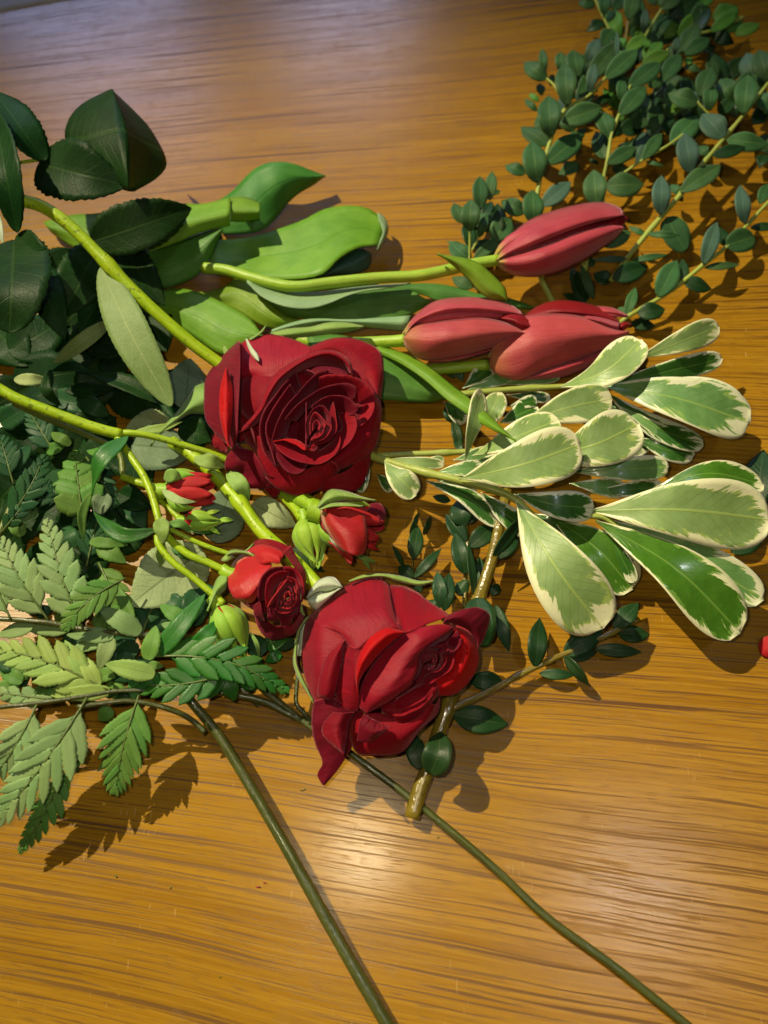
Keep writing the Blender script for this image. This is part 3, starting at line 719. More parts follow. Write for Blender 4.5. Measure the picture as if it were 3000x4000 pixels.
# ------------------------------------------------------------------ the upper red rose
rA = thing('red_rose', W(TR1, 740, 720, 0), 'open dark red rose facing up, on the thick green stem with long dark leaves', 'rose', 'large red roses')
TA = TR1
stem(rA, TD, [(40, 432, 6.3), (90, 446, 6.0), (150, 487, 5.6), (215, 552, 5.0), (300, 640, 4.2), (400, 730, 3.2), (480, 790, 2.5), (560, 850, 2.2)], 27, STG, knots=(.36,), ns=12, n=40)
for z, pts, mats in (
    ([(2.0, [(1250, 945), (1220, 1080), (1170, 1170), (1080, 1200), (900, 1195)]), (2.6, [(1230, 900), (1150, 1000), (1080, 1060), (980, 1100), (860, 1150)])], None, [RED]),
    ([(1.4, [(238, 795), (205, 860), (215, 900), (260, 930), (305, 952)]), (2.0, [(280, 780), (290, 830), (300, 870), (310, 910), (312, 930)])], None, [RED]),
    ([(1.6, [(530, 1170), (570, 1200), (608, 1236), (640, 1218), (690, 1200)]), (2.2, [(520, 1120), (560, 1120), (610, 1110), (650, 1110), (700, 1120)])], None, [RED]),
    ([([2.8, 2.6, 2.4, 2.6, 2.8, 2.8], [(385, 215), (285, 310), (180, 440), (160, 560), (170, 720), (240, 830)]), ([3.6, 3.6, 3.5, 3.4, 3.3, 3.2], [(388, 225), (330, 380), (270, 500), (255, 620), (275, 780), (300, 880)]), ([3.9, 4.1, 4.2, 4.1, 3.9, 3.3], [(391, 225), (394, 400), (387, 560), (380, 700), (374, 830), (345, 925)])], None, [BURG]),
    ([(4.15, [(300, 392), (264, 520), (259, 680), (288, 830), (318, 905)]), (4.35, [(306, 396), (305, 520), (302, 680), (306, 820), (319, 905)]), (4.1, [(312, 400), (347, 520), (347, 660), (333, 800), (322, 905)])], None, [REDB]),
    ([([3.3, 3.0, 2.9, 3.0, 3.2], [(394, 240), (440, 212), (590, 177), (740, 208), (865, 265)]), ([3.3, 3.5, 3.6, 3.6, 3.6], [(396, 420), (480, 380), (600, 340), (720, 310), (850, 300)]), ([2.7, 3.2, 3.5, 3.6, 3.6], [(396, 480), (480, 478), (565, 470), (680, 420), (840, 330)])], None, [ROSEF]),
    ([([3.0, 3.2, 3.5, 3.7], [(390, 470), (470, 470), (560, 462), (700, 400)]), ([2.4, 2.8, 3.2, 3.4], [(382, 660), (450, 660), (540, 600), (680, 500)]), ([1.6, 1.8, 2.4, 2.8], [(375, 880), (430, 850), (530, 720), (660, 560)])], None, [RED]),
    ([([3.2, 3.0, 2.9, 2.9, 2.8, 2.7, 2.7], [(750, 310), (870, 245), (1000, 199), (1150, 207), (1302, 285), (1326, 430), (1308, 590)]), ([3.6, 3.5, 3.4, 3.3, 3.2, 3.1, 3.0], [(780, 330), (880, 280), (1000, 245), (1120, 280), (1220, 350), (1270, 440), (1290, 560)]), ([3.4, 3.3, 3.2, 3.2, 3.1, 3.0, 3.0], [(800, 350), (890, 320), (990, 310), (1090, 350), (1130, 440), (1200, 500), (1260, 570)])], None, [RED]),
    ([([2.9, 2.6, 2.3, 2.0, 1.9, 2.0, 2.1], [(378, 880), (310, 960), (295, 1050), (345, 1065), (372, 1110), (430, 1172), (620, 1172)]), ([3.1, 2.9, 2.7, 2.5, 2.4, 2.4, 2.5], [(382, 890), (370, 960), (385, 1010), (420, 1040), (460, 1070), (520, 1110), (630, 1130)]), ([2.5, 2.8, 3.0, 3.0, 3.0, 2.9, 2.8], [(385, 900), (430, 915), (475, 930), (510, 980), (545, 1040), (580, 1090), (640, 1110)])], None, [BURG]),
    ([([3.3, 2.9, 2.7, 2.6, 2.5, 2.4, 2.4, 2.5], [(452, 765), (490, 900), (540, 1062), (600, 1150), (680, 1201), (770, 1222), (900, 1185), (1045, 1062)]), ([3.7, 3.3, 3.1, 3.0, 3.0, 2.9, 2.9, 2.9], [(465, 770), (525, 900), (580, 1010), (650, 1090), (720, 1130), (800, 1140), (900, 1110), (1030, 1040)]), ([3.6, 3.5, 3.4, 3.3, 3.3, 3.3, 3.3, 3.3], [(480, 770), (550, 890), (610, 980), (670, 1040), (740, 1060), (820, 1050), (900, 1020), (1010, 1000)])], None, [RED]),
    ([([3.5, 3.2, 3.0, 2.9, 2.8, 2.7, 2.7, 2.8], [(1120, 392), (1200, 450), (1270, 545), (1312, 640), (1300, 800), (1255, 930), (1150, 1005), (1030, 1060)]), ([3.7, 3.6, 3.5, 3.4, 3.3, 3.3, 3.3, 3.3], [(1130, 420), (1190, 490), (1240, 580), (1265, 670), (1240, 790), (1180, 900), (1090, 960), (1010, 1020)]), ([3.4, 3.4, 3.3, 3.3, 3.3, 3.3, 3.3, 3.4], [(1130, 450), (1160, 520), (1190, 590), (1200, 670), (1160, 780), (1100, 860), (1030, 920), (960, 990)])], None, [RED]),
    # the tall wall on the far side of the bowl, its rim rolled bright
    ([([4.3, 4.5, 4.7, 4.8, 4.8, 4.7, 4.6, 4.3, 3.8], [(1128, 440), (1105, 345), (1000, 278), (880, 285), (750, 345), (620, 430), (550, 550), (510, 660), (380, 812)]), ([4.5, 4.7, 4.9, 5.0, 5.0, 4.9, 4.8, 4.4, 3.9], [(1122, 440), (1080, 360), (990, 310), (890, 320), (780, 370), (660, 460), (590, 560), (545, 660), (440, 790)]), ([4.0, 3.8, 3.6, 3.5, 3.5, 3.5, 3.6, 3.6, 3.6], [(1115, 442), (1050, 400), (980, 385), (900, 385), (800, 415), (710, 485), (640, 580), (580, 680), (480, 780)])], None, [RED]),
):
    loft('petal', rA, TA, z, mats, 16, 40, .00035, .0010, 48, rim=.0006, ruf=.0014)
def wall(parent, T, rim, c, z, depth, pull, mats, lip=.025, n=(11, 30), wob=.0005):
    """a standing inner petal: its traced rim, lip turned out, face running down towards the heart c"""
    zz = z if isinstance(z, (list, tuple)) else [z]*len(rim)
    rows = []
    for k, dz in ((-lip, -.10), (0, 0), (pull*.45, -depth*.35), (pull, -depth)):
        rows.append(([q+dz for q in zz], [(x+(c[0]-x)*k, y+(c[1]-y)*k) for x, y in rim]))
    return loft('petal', parent, T, rows, mats, n[0], n[1], .0003, wob, 120, ruf=.0011)
HC = (890, 775)
for rim, z, d, pull, m in (
    ([(760, 425), (690, 490), (620, 580), (560, 660), (528, 760), (535, 860), (565, 950), (632, 1036)], [4.6, 4.75, 4.75, 4.7, 4.5, 4.2, 3.9, 3.6], 1.1, .30, BURG),
    ([(720, 500), (655, 590), (595, 690), (566, 770), (576, 860), (608, 950), (634, 1036)], [4.6, 4.65, 4.65, 4.5, 4.25, 4.0, 3.65], 1.0, .30, BURG),
    ([(608, 872), (640, 980), (690, 1050), (745, 1078), (800, 1064), (838, 1018)], [3.9, 3.85, 3.8, 3.75, 3.75, 3.8], .5, .35, BURG),
    ([(1110, 395), (1190, 450), (1250, 540), (1262, 640), (1230, 720), (1150, 790)], [3.9, 3.8, 3.7, 3.65, 3.65, 3.65], .6, .30, RED),
    ([(905, 458), (960, 443), (1040, 443), (1120, 454), (1200, 500), (1255, 580)], [4.5, 4.55, 4.5, 4.4, 4.2, 3.9], 1.0, .35, RED),
    ([(972, 412), (905, 425), (840, 480), (770, 560), (690, 650), (640, 745), (612, 830), (606, 872)], [4.55, 4.65, 4.7, 4.7, 4.65, 4.55, 4.35, 4.1], 1.1, .35, BURG),
    ([(1110, 650), (1145, 730), (1143, 800), (1105, 872), (1045, 925), (1010, 960)], [4.0, 3.95, 3.9, 3.9, 3.9, 3.9], .6, .40, RED),
    ([(690, 722), (760, 640), (850, 572), (920, 530), (1000, 505), (1090, 498), (1146, 535), (1138, 585)], [4.5, 4.6, 4.6, 4.55, 4.5, 4.45, 4.3, 4.1], 1.0, .40, BURG),
    ([(1042, 800), (1040, 895), (1000, 962), (920, 1012), (840, 1012), (740, 985), (660, 935), (610, 874)], [4.0, 4.0, 4.0, 4.0, 4.0, 4.0, 4.05, 4.1], .7, .40, RED),
    ([(612, 872), (680, 862), (760, 892), (822, 926), (900, 890)], [4.2, 4.15, 4.15, 4.2, 4.15], .5, .2, REDB),
    ([(1000, 610), (1014, 700), (1020, 790), (985, 850), (940, 880), (880, 896), (830, 912)], [4.3, 4.25, 4.2, 4.2, 4.2, 4.2, 4.2], .7, .50, RED),
    ([(860, 640), (930, 592), (1000, 574), (1080, 585), (1155, 650), (1140, 688)], [4.5, 4.5, 4.5, 4.4, 4.25, 4.1], .9, .45, BURG),
    ([(690, 730), (740, 680), (790, 630), (822, 605), (824, 760), (822, 925)], [4.4, 4.4, 4.45, 4.5, 4.45, 4.35], .5, .0, BURG),
    ([(830, 860), (820, 760), (845, 690), (885, 650), (930, 640), (975, 690), (985, 760)], [4.4, 4.5, 4.55, 4.6, 4.6, 4.5, 4.4], .8, .5, BURG),
    ([(985, 720), (985, 790), (950, 845), (900, 868), (850, 862)], [4.4, 4.4, 4.4, 4.4, 4.4], .6, .5, RED),
    ([(850, 830), (848, 750), (862, 700), (888, 682), (946, 742), (940, 790)], [4.45, 4.55, 4.6, 4.65, 4.6, 4.5], .7, .6, ROSEF),
    ([(945, 750), (938, 800), (912, 838), (860, 858)], 4.5, .5, .6, RED),
    ([(866, 800), (866, 760), (890, 730), (916, 760), (905, 800)], 4.6, .4, .8, ROSEF),
):
    wall(rA, TA, rim, HC, z, d, pull, [m])
loft('petal', rA, TA, [(3.15, [(640, 520), (760, 410), (900, 360), (1040, 370), (1160, 450)]), (3.3, [(580, 680), (740, 640), (900, 620), (1060, 620), (1230, 620)]), (3.2, [(620, 900), (760, 960), (900, 980), (1040, 940), (1170, 830)])], [BURG], 9, 14)
# filled heart below the petals
cup(rA, TA, (420, 520), (860, 790), .9, 2.2, 640, [(k*72, 44, 1, 1, RED, .5) for k in range(5)], [(0, .2), (.3, .8), (.7, 1.0), (1, .85)], 'petal')
loft('sepal', rA, TM, [(2.2, [(1335, 985), (1270, 1005), (1215, 1070), (1150, 1170), (1060, 1265), (1000, 1340), (975, 1400)]), (2.6, [(1340, 1080), (1290, 1110), (1230, 1150), (1170, 1200), (1080, 1270), (1010, 1340), (977, 1400)]), (2.1, [(1340, 1190), (1280, 1190), (1230, 1195), (1170, 1225), (1090, 1285), (1015, 1345), (980, 1400)])], [SEP], 9, 18)
loft('sepal', rA, TA, [(3.75, [(428, 205), (445, 260), (470, 310), (505, 350)]), (3.85, [(440, 205), (465, 255), (495, 300), (515, 348)]), (3.75, [(452, 225), (482, 270), (515, 310), (522, 346)])], [SEPW], 6, 12)
loft('sepal', rA, TA, [(3.0, [(560, 115), (530, 150), (490, 180), (452, 200)]), (3.1, [(556, 125), (535, 158), (495, 190), (458, 212)])], [SEP], 4, 10)
loft('sepal', rA, TA, [(2.2, [(590, 165), (700, 138), (850, 125), (960, 98), (1080, 96), (1190, 120)]), (2.5, [(640, 180), (740, 165), (860, 150), (970, 130), (1080, 125), (1195, 126)]), (2.2, [(740, 200), (820, 195), (900, 185), (1000, 172), (1100, 160), (1197, 130)])], [SEP], 8, 18)
leaf(rA, TK, (1480, 745), (1570, 740), 40, [SEP], 1.5)
leaf(rA, TR1, (320, 340), (290, 250), 30, [SEP], 2.4)
# its leaves, raised at the left
loft('leaf', rA, TL, [([5.3, 5.4, 5.5, 5.3, 5.0, 4.8], [(700, 85), (530, 175), (440, 285), (425, 420), (540, 620), (800, 735)]), ([6.0, 6.1, 6.1, 6.0, 5.7, 5.4], [(718, 80), (620, 200), (590, 320), (600, 440), (680, 600), (815, 738)]), ([6.3, 6.5, 6.6, 6.5, 6.2, 5.7], [(726, 80), (770, 220), (800, 360), (815, 480), (825, 620), (834, 742)])], [ROSD], 10, 22)
loft('leaf', rA, TL, [([6.3, 6.5, 6.6, 6.5, 6.2, 5.7], [(726, 80), (770, 220), (800, 360), (815, 480), (825, 620), (834, 742)]), ([5.4, 5.2, 5.1, 5.0, 5.0, 5.2], [(740, 95), (850, 250), (920, 380), (950, 500), (930, 620), (850, 744)]), ([4.8, 4.4, 4.0, 3.8, 4.0, 4.6], [(745, 100), (880, 230), (985, 350), (1080, 545), (1025, 650), (870, 745)])], [ROSD], 10, 22)
leaves(rA, TL, [
    ((250, 560), (830, 705), 430, (5.2, 5.9, 5.4)),
    ((290, 545), (-60, 70), 270, (5.6, 6.6, 6.4), None, dict(roll=25)),
    ((110, 1010), (-40, 200), 230, (5.6, 7.4, 7.0), None, dict(roll=-30)),
    ((590, 1070), (1240, 850), 330, (4.0, 4.5, 3.9), None, dict(roll=12)),
    ((640, 1090), (400, 1560), 330, (2.5, 2.6, 1.8)),
    ((100, 1040), (370, 1240), 190, (5.2, 6.0, 5.4), None, dict(roll=25)),
    ((90, 1060), (60, 1660), 540, (5.4, 6.4, 5.6), None, dict(roll=10, prof='rnd')),
    ((790, 1100), (1060, 1480), 230, (2.3, 2.6, 2.0)),
    ((200, 1180), (420, 1700), 260, (3.4, 3.6, 2.8)),
    ((480, 1130), (240, 1500), 300, (2.2, 2.6, 2.2)),
    ((700, 1330), (520, 1660), 240, (1.6, 1.9, 1.5)),
    ((-40, 860), (20, 1080), 60, (5.5, 5.6, 5.4), [SEPW]),
], [ROSD, ROSU], 'ov', serr=(15, .10), n=(46, 9), fold=.10, wave=.05)
leaves(rA, TD, [
    ((60, 640), (200, 560), 120, .5), ((230, 600), (120, 720), 120, .6), ((120, 760), (300, 720), 120, .4), ((300, 640), (360, 760), 110, .5), ((30, 820), (190, 800), 120, .4), ((240, 830), (380, 900), 110, .3), ((20, 760), (140, 690), 120, .9),
    ((60, 900), (200, 850), 110, .3), ((260, 780), (160, 880), 110, .5), ((380, 820), (430, 940), 110, .3), ((20, 960), (140, 900), 110, .3), ((150, 960), (250, 900), 100, .25), ((250, 960), (330, 1040), 100, .25), ((30, 1060), (130, 990), 100, .25), ((140, 1060), (230, 1000), 90, .25),
    ((-20, 1000), (60, 930), 110, .3), ((10, 1150), (110, 1100), 90, .25), ((120, 1160), (210, 1110), 90, .25), ((-20, 1210), (50, 1140), 90, .3), ((60, 1230), (150, 1190), 90, .2), ((60, 1090), (160, 1140), 90, .35), ((10, 1060), (-10, 1150), 90, .3), ((200, 1100), (260, 1180), 90, .2), ((150, 1250), (235, 1185), 90, .25), ((240, 1190), (310, 1110), 90, .25), ((190, 1130), (285, 1160), 90, .3), ((120, 1210), (200, 1230), 80, .3), ((40, 1130), (100, 1050), 90, .2), ((-10, 1090), (60, 1010), 100, .3), ((90, 1000), (180, 940), 100, .3), ((-20, 880), (70, 830), 110, .4), ((100, 830), (60, 930), 90, .3), ((180, 1010), (260, 940), 100, .3), ((300, 1000), (380, 930), 100, .2), ((-20, 700), (60, 790), 120, .6), ((330, 880), (420, 800), 100, .3),
], [ROSD, ROSU], 'ov', serr=(15, .10), n=(40, 7), fold=.08, wave=.05)
stem(rA, TL, [(70, 572, 5.4), (140, 555, 5.6), (250, 538, 5.6)], 22, STG, 'leaf_stalk', ns=6)

# ------------------------------------------------------------------ the lower red rose
rB = thing('red_rose', W(TR2, 850, 700, 0), 'half open red rose with a long drooping petal, in front above the cut twig', 'rose', 'large red roses')
TB = TR2
FLAT[0] = .86
stem(rB, TP, [(-60, 60, 1.2), (110, 170, 1.4), (300, 335, 1.7), (520, 580, 1.9), (700, 820, 2.0), (840, 950, 2.0), (1000, 1090, 2.0), (1180, 1280, 2.1), (1300, 1420, 2.3)], 118, STG, ns=12, knots=(.45,), n=40)
for rows, mats in (
    ([([2.6, 2.4, 2.2, 2.4, 2.8, 3.2], [(345, 335), (300, 430), (290, 600), (320, 750), (375, 890), (440, 905)]), ([4.0, 4.1, 4.1, 3.9, 3.6, 3.5], [(400, 380), (400, 480), (400, 600), (400, 740), (410, 850), (470, 905)]), ([4.5, 4.5, 4.4, 4.2, 4.0, 3.8], [(480, 410), (568, 490), (567, 600), (548, 700), (522, 800), (490, 895)])], [ROSEF]),
    ([([4.6, 4.55, 4.4, 4.2, 4.0], [(568, 492), (470, 590), (415, 720), (400, 855), (470, 888)]), ([4.95, 4.9, 4.8, 4.5, 4.1], [(568, 510), (505, 620), (470, 740), (455, 850), (476, 888)]), ([4.6, 4.6, 4.5, 4.3, 4.1], [(570, 540), (552, 650), (530, 760), (508, 850), (482, 889)])], [RED]),
    ([([2.6, 2.7, 2.8, 2.8, 2.8, 3.0], [(340, 340), (450, 240), (560, 160), (690, 90), (800, 85), (865, 140)]), ([4.0, 4.4, 4.6, 4.6, 4.5, 4.3], [(400, 400), (500, 350), (620, 300), (740, 270), (830, 250), (885, 270)]), ([4.6, 5.0, 5.2, 5.3, 5.2, 4.9], [(520, 440), (610, 450), (700, 420), (780, 390), (860, 350), (920, 385)]), ([4.5, 5.2, 5.4, 5.4, 5.3, 5.1], [(566, 492), (645, 560), (720, 500), (800, 455), (900, 418), (958, 447)])], [ROSEF]),
    ([([4.4, 4.4, 4.2, 3.8, 3.4], [(566, 490), (560, 600), (535, 720), (512, 860), (560, 968)]), ([5.2, 5.0, 4.7, 4.2, 3.6], [(640, 545), (632, 660), (625, 770), (618, 880), (605, 965)]), ([5.3, 5.0, 4.7, 4.3, 3.7], [(740, 480), (668, 650), (658, 760), (668, 870), (662, 962)])], [RED]),
    ([([3.0, 3.0, 3.0, 3.1, 3.6], [(865, 140), (960, 150), (1050, 190), (1135, 255), (1245, 327)]), ([4.2, 4.2, 4.1, 4.0, 4.1], [(890, 290), (960, 310), (1050, 320), (1120, 325), (1240, 335)]), ([5.0, 5.05, 5.0, 4.7, 4.4], [(925, 390), (957, 448), (1040, 425), (1120, 387), (1240, 345)])], [RED]),
    ([([2.4, 2.4, 2.3, 2.3, 2.4, 2.5, 2.6, 2.8, 3.2], [(1195, 865), (1180, 970), (1060, 1090), (940, 1230), (740, 1250), (650, 1230), (605, 1120), (605, 1000), (640, 960)]), ([3.2]*9, [(1165, 920), (1090, 1030), (960, 1130), (860, 1130), (760, 1120), (690, 1100), (660, 1050), (655, 1000), (660, 960)]), ([3.4]*9, [(1130, 900), (1060, 990), (940, 1040), (870, 1000), (800, 970), (740, 975), (700, 980), (690, 970), (680, 960)])], [RED]),
    ([(3.75, [(700, 975), (740, 1000), (800, 1030), (862, 1062)]), (3.8, [(670, 1040), (710, 1075), (770, 1095), (845, 1075)]), (3.4, [(655, 1150), (690, 1160), (760, 1150), (850, 1078)])], [BURG]),
    ([([3.2, 3.3, 3.3, 3.3, 3.3, 3.4, 3.6], [(1190, 850), (1130, 920), (1090, 965), (1030, 1012), (935, 1052), (870, 1010), (815, 965)]), ([3.7, 3.8, 3.8, 3.8, 3.8, 3.8, 3.8], [(1180, 800), (1100, 870), (1040, 910), (980, 940), (920, 970), (870, 960), (815, 950)]), ([3.6, 3.6, 3.7, 3.7, 3.7, 3.7, 3.7], [(1150, 740), (1080, 780), (1020, 800), (960, 840), (900, 870), (860, 895), (810, 925)])], [RED]),
    ([([3.0, 2.8, 2.7, 2.7, 2.6, 2.7, 2.9], [(1240, 388), (1380, 430), (1442, 560), (1440, 660), (1385, 765), (1290, 852), (1180, 864)]), ([3.8, 3.8, 3.7, 3.6, 3.5, 3.5, 3.5], [(1230, 395), (1330, 450), (1370, 550), (1350, 650), (1310, 730), (1240, 790), (1160, 815)]), ([3.6, 3.5, 3.4, 3.4, 3.4, 3.4, 3.4], [(1215, 402), (1280, 460), (1290, 540), (1275, 620), (1245, 690), (1190, 740), (1120, 780)])], [REDB]),
    ([([4.3, 4.5, 4.3, 3.7, 3.4, 3.2], [(1240, 335), (1330, 302), (1440, 287), (1518, 345), (1478, 490), (1442, 548)]), ([4.6, 4.7, 4.5, 4.1, 3.7, 3.4], [(1225, 365), (1295, 350), (1370, 360), (1430, 410), (1445, 480), (1440, 546)]), ([4.4, 4.3, 4.2, 3.9, 3.6, 3.3], [(1212, 395), (1265, 392), (1320, 408), (1380, 440), (1420, 490), (1438, 545)])], [BURG]),
    ([([4.9, 5.0, 4.9, 4.6, 4.7, 4.8, 4.8, 4.8, 4.7, 4.5, 4.2, 3.8], [(960, 455), (1090, 410), (1215, 395), (1288, 425), (1200, 462), (1120, 530), (1060, 600), (1045, 690), (1000, 785), (935, 845), (860, 902), (718, 974)]), ([4.9, 5.2, 5.25, 5.2, 5.1, 5.0, 4.7, 3.9], [(960, 460), (1030, 465), (1040, 515), (990, 590), (930, 680), (880, 770), (800, 870), (714, 972)]), ([4.8, 4.7, 4.6, 4.5, 4.4, 4.2, 3.9, 3.7], [(956, 462), (880, 520), (800, 600), (740, 680), (692, 770), (668, 850), (668, 930), (704, 970)])], [ROSEF]),
    ([([5.3, 5.4, 5.4, 5.3, 5.2, 4.9, 4.6], [(957, 440), (850, 418), (750, 468), (690, 540), (650, 640), (643, 740), (658, 845)]), ([5.5, 5.7, 5.75, 5.7, 5.5, 5.2, 4.7], [(958, 448), (870, 455), (780, 520), (715, 600), (672, 680), (655, 760), (660, 848)]), ([5.3, 5.3, 5.2, 5.1, 5.0, 4.8, 4.5], [(958, 456), (890, 505), (805, 585), (745, 655), (695, 720), (668, 785), (662, 852)])], [REDB]),
    ([([3.4, 3.2, 3.0, 2.6, 2.2, 1.9, 1.8], [(375, 890), (362, 980), (362, 1070), (385, 1180), (430, 1290), (397, 1370), (430, 1438)]), ([3.9, 3.7, 3.4, 3.0, 2.6, 2.2, 1.8], [(500, 870), (495, 960), (500, 1060), (520, 1150), (525, 1230), (480, 1320), (437, 1440)]), ([3.5, 3.3, 3.1, 2.8, 2.5, 2.1, 1.7], [(620, 968), (607, 1060), (606, 1120), (622, 1190), (600, 1232), (530, 1340), (445, 1441)])], [BURG]),
    ([(3.85, [(495, 965), (440, 1030), (428, 1100), (480, 1170), (568, 1240)]), (4.25, [(560, 970), (530, 1040), (520, 1110), (540, 1180), (568, 1241)]), (3.8, [(640, 965), (598, 1040), (592, 1110), (582, 1180), (571, 1241)])], [RED]),
):
    loft('petal', rB, TB, rows, mats, 16, 40, .00035, .0010, 48, rim=.0005, ruf=.0010)
HB = (1140, 630)
for rim, z, d, pull, m in (
    ([(1285, 428), (1200, 462), (1120, 535), (1065, 600), (1050, 680), (1020, 770), (960, 835)], [4.6, 4.7, 4.75, 4.7, 4.6, 4.5, 4.4], 1.3, .40, BURG),
    ([(1300, 440), (1330, 510), (1290, 570), (1240, 560)], [4.2, 4.1, 4.2, 4.3], .5, .4, BURG),
    ([(1270, 540), (1285, 620), (1262, 690), (1200, 735), (1130, 780), (1060, 800)], 3.9, .7, .5, RED),
    ([(1190, 545), (1130, 545), (1085, 590), (1070, 640)], [4.4, 4.5, 4.5, 4.4], .9, .5, BURG),
    ([(1230, 560), (1235, 630), (1200, 690), (1130, 710), (1085, 690)], 4.1, .7, .5, RED),
    ([(1080, 650), (1090, 600), (1130, 570), (1175, 590), (1170, 640)], 4.4, .7, .6, RED),
    ([(1170, 620), (1160, 665), (1125, 690), (1095, 670)], 4.3, .6, .6, BURG),
    ([(1105, 640), (1115, 610), (1145, 610), (1150, 640)], 4.45, .5, .8, RED),
    ([(1090, 790), (1010, 830), (940, 870), (880, 910)], [4.0, 4.1, 4.1, 4.1], .5, .2, RED),
    ([(1095, 880), (1030, 915), (960, 940), (925, 938), (880, 905)], 3.95, .4, .2, RED),
    ([(1140, 860), (1080, 925), (1000, 965), (930, 990), (850, 960)], 3.85, .4, .2, RED),
): wall(rB, TB, rim, HB, z, d, pull, [m])
loft('petal', rB, TB, [(3.3, [(1060, 500), (1200, 430), (1330, 470)]), (3.2, [(1000, 650), (1150, 620), (1310, 600)]), (3.2, [(960, 830), (1110, 800), (1250, 740)])], [BURG], 9, 12)
cup(rB, TB, (430, 330), (1050, 740), 1.0, 2.4, 660, [(k*72, 44, 1, 1, RED, .5) for k in range(5)], [(0, .2), (.3, .8), (.7, 1.0), (1, .8)])
loft('sepal', rB, TB, [(3.1, [(600, 112), (700, 72), (830, 66), (950, 84), (1050, 112), (1148, 110)]), (3.3, [(610, 116), (720, 84), (830, 80), (940, 102), (1050, 130), (1148, 118)]), (3.1, [(620, 120), (720, 98), (830, 92), (900, 116), (1050, 149), (1146, 126)])], [SEP], 6, 18)
loft('sepal', rB, TB, [(2.3, [(340, 345), (300, 380), (275, 480), (262, 600)]), (2.5, [(345, 350), (318, 390), (300, 480), (285, 600)])], [SEPW], 4, 12)
loft('sepal', rB, TB, [(2.6, [(340, 340), (270, 430), (245, 560), (240, 650), (270, 740), (310, 810), (377, 912)]), (2.8, [(332, 350), (275, 440), (256, 560), (256, 650), (288, 738), (325, 810), (378, 912)]), (2.6, [(330, 360), (285, 450), (270, 560), (270, 650), (300, 730), (335, 805), (379, 911)])], [SEP], 5, 18)
loft('sepal', rB, TB, [(3.3, [(340, 190), (400, 112), (480, 84), (530, 108), (562, 152)]), (3.7, [(334, 215), (400, 150), (470, 130), (520, 140), (561, 155)]), (3.3, [(332, 235), (400, 190), (470, 182), (530, 166), (560, 158)])], [SEPW], 7, 14)
loft('sepal', rB, TB, [(3.2, [(332, 228), (400, 188), (470, 186), (556, 154)]), (3.6, [(335, 250), (390, 240), (450, 225), (550, 160)]), (3.2, [(342, 272), (390, 306), (432, 272), (545, 166)])], [SEPW], 7, 14)
FLAT[0] = 1.0
leaves(rB, TK, [
    ((1310, 1240), (840, 1600), 430, (1.3, 1.7, 1.5), None, dict(roll=0, prof='ov')),
    ((1390, 1190), (1500, 830), 300, (1.0, 1.3, 1.0), [ROSG]),
    ((860, 560), (1270, 600), 330, (.9, 1.2, .9), [ROSG]),
    ((1100, 420), (810, 470), 240, (.8, .9, .6), [ROSU]),
    ((1200, 330), (1230, 0), 260, (.7, .8, .6), [ROSG]),
    ((1300, 380), (1260, 600), 200, (.9, 1.0, .8), [ROSD]),
], [ROSU], 'ov', serr=(15, .07), n=(46, 9), fold=.05, wave=.05)
leaves(rB, TP, [((630, 590), (1010, 790), 250, (.9, 1.2, .7)), ((960, 980), (1250, 1180), 140, (.5, .6, .4), [ROSD]), ((1000, 1800), (700, 1780), 150, (.8, .8, .6), [ROSD])], [ROSU], 'ov', serr=(13, .06), n=(40, 9), fold=.05, wave=.06)

# ------------------------------------------------------------------ spray roses
sp = thing('spray_rose_stem', W(TK, 1000, 900, 0), 'branching spray rose stem with small red blooms and green buds between the two large roses', 'spray rose')
stem(sp, TK, [(-60, 165, 4.6), (0, 200, 4.4), (120, 265, 4.2), (300, 335, 3.9), (500, 410, 3.6), (650, 460, 3.4), (790, 495, 3.2)], 72, STG, ns=12, n=30)
stem(sp, TK, [(770, 485, 3.2), (860, 485, 3.2), (1000, 508, 3.0), (1200, 565, 2.6), (1430, 640, 2.0), (1700, 780, 1.2), (1940, 900, 1.2)], 44, STG, 'branch', ns=10)
stem(sp, TK, [(740, 480, 3.2), (780, 540, 3.2), (850, 640, 3.2), (930, 760, 3.2), (990, 900, 3.2), (1030, 1050, 3.2), (1050, 1110, 3.1)], 48, STG, 'branch', ns=10)
stem(sp, TK, [(90, 290, 3.6), (300, 390, 3.2), (550, 490, 2.9), (760, 600, 2.6), (800, 760, 2.5)], 40, STD, 'branch', ns=8)
stem(sp, TK, [(1020, 1150, 3.2), (1030, 1210, 3.2), (1120, 1320, 3.1), (1250, 1420, 2.9), (1380, 1530, 2.8), (1450, 1590, 2.8)], 46, STG, 'pedicel', ns=10)
stem(sp, TK, [(1050, 1110, 3.1), (1120, 1190, 3.1), (1220, 1270, 3.0), (1340, 1320, 2.9), (1470, 1380, 2.8), (1530, 1400, 2.8)], 50, STG, 'pedicel', ns=10)
stem(sp, TK, [(1060, 1080, 3.0), (1140, 1125, 3.0), (1240, 1175, 2.8), (1360, 1225, 2.6), (1490, 1268, 2.4)], 34, STG, 'pedicel', ns=10)
stem(sp, TK, [(790, 765, 2.6), (900, 805, 2.6), (1000, 835, 2.7), (1070, 855, 2.8)], 46, STG, 'pedicel', 58, ns=10)
stem(sp, TK, [(1000, 880, 2.5), (1080, 960, 2.5), (1170, 1040, 2.5)], 30, STG, 'pedicel', 44, ns=8)
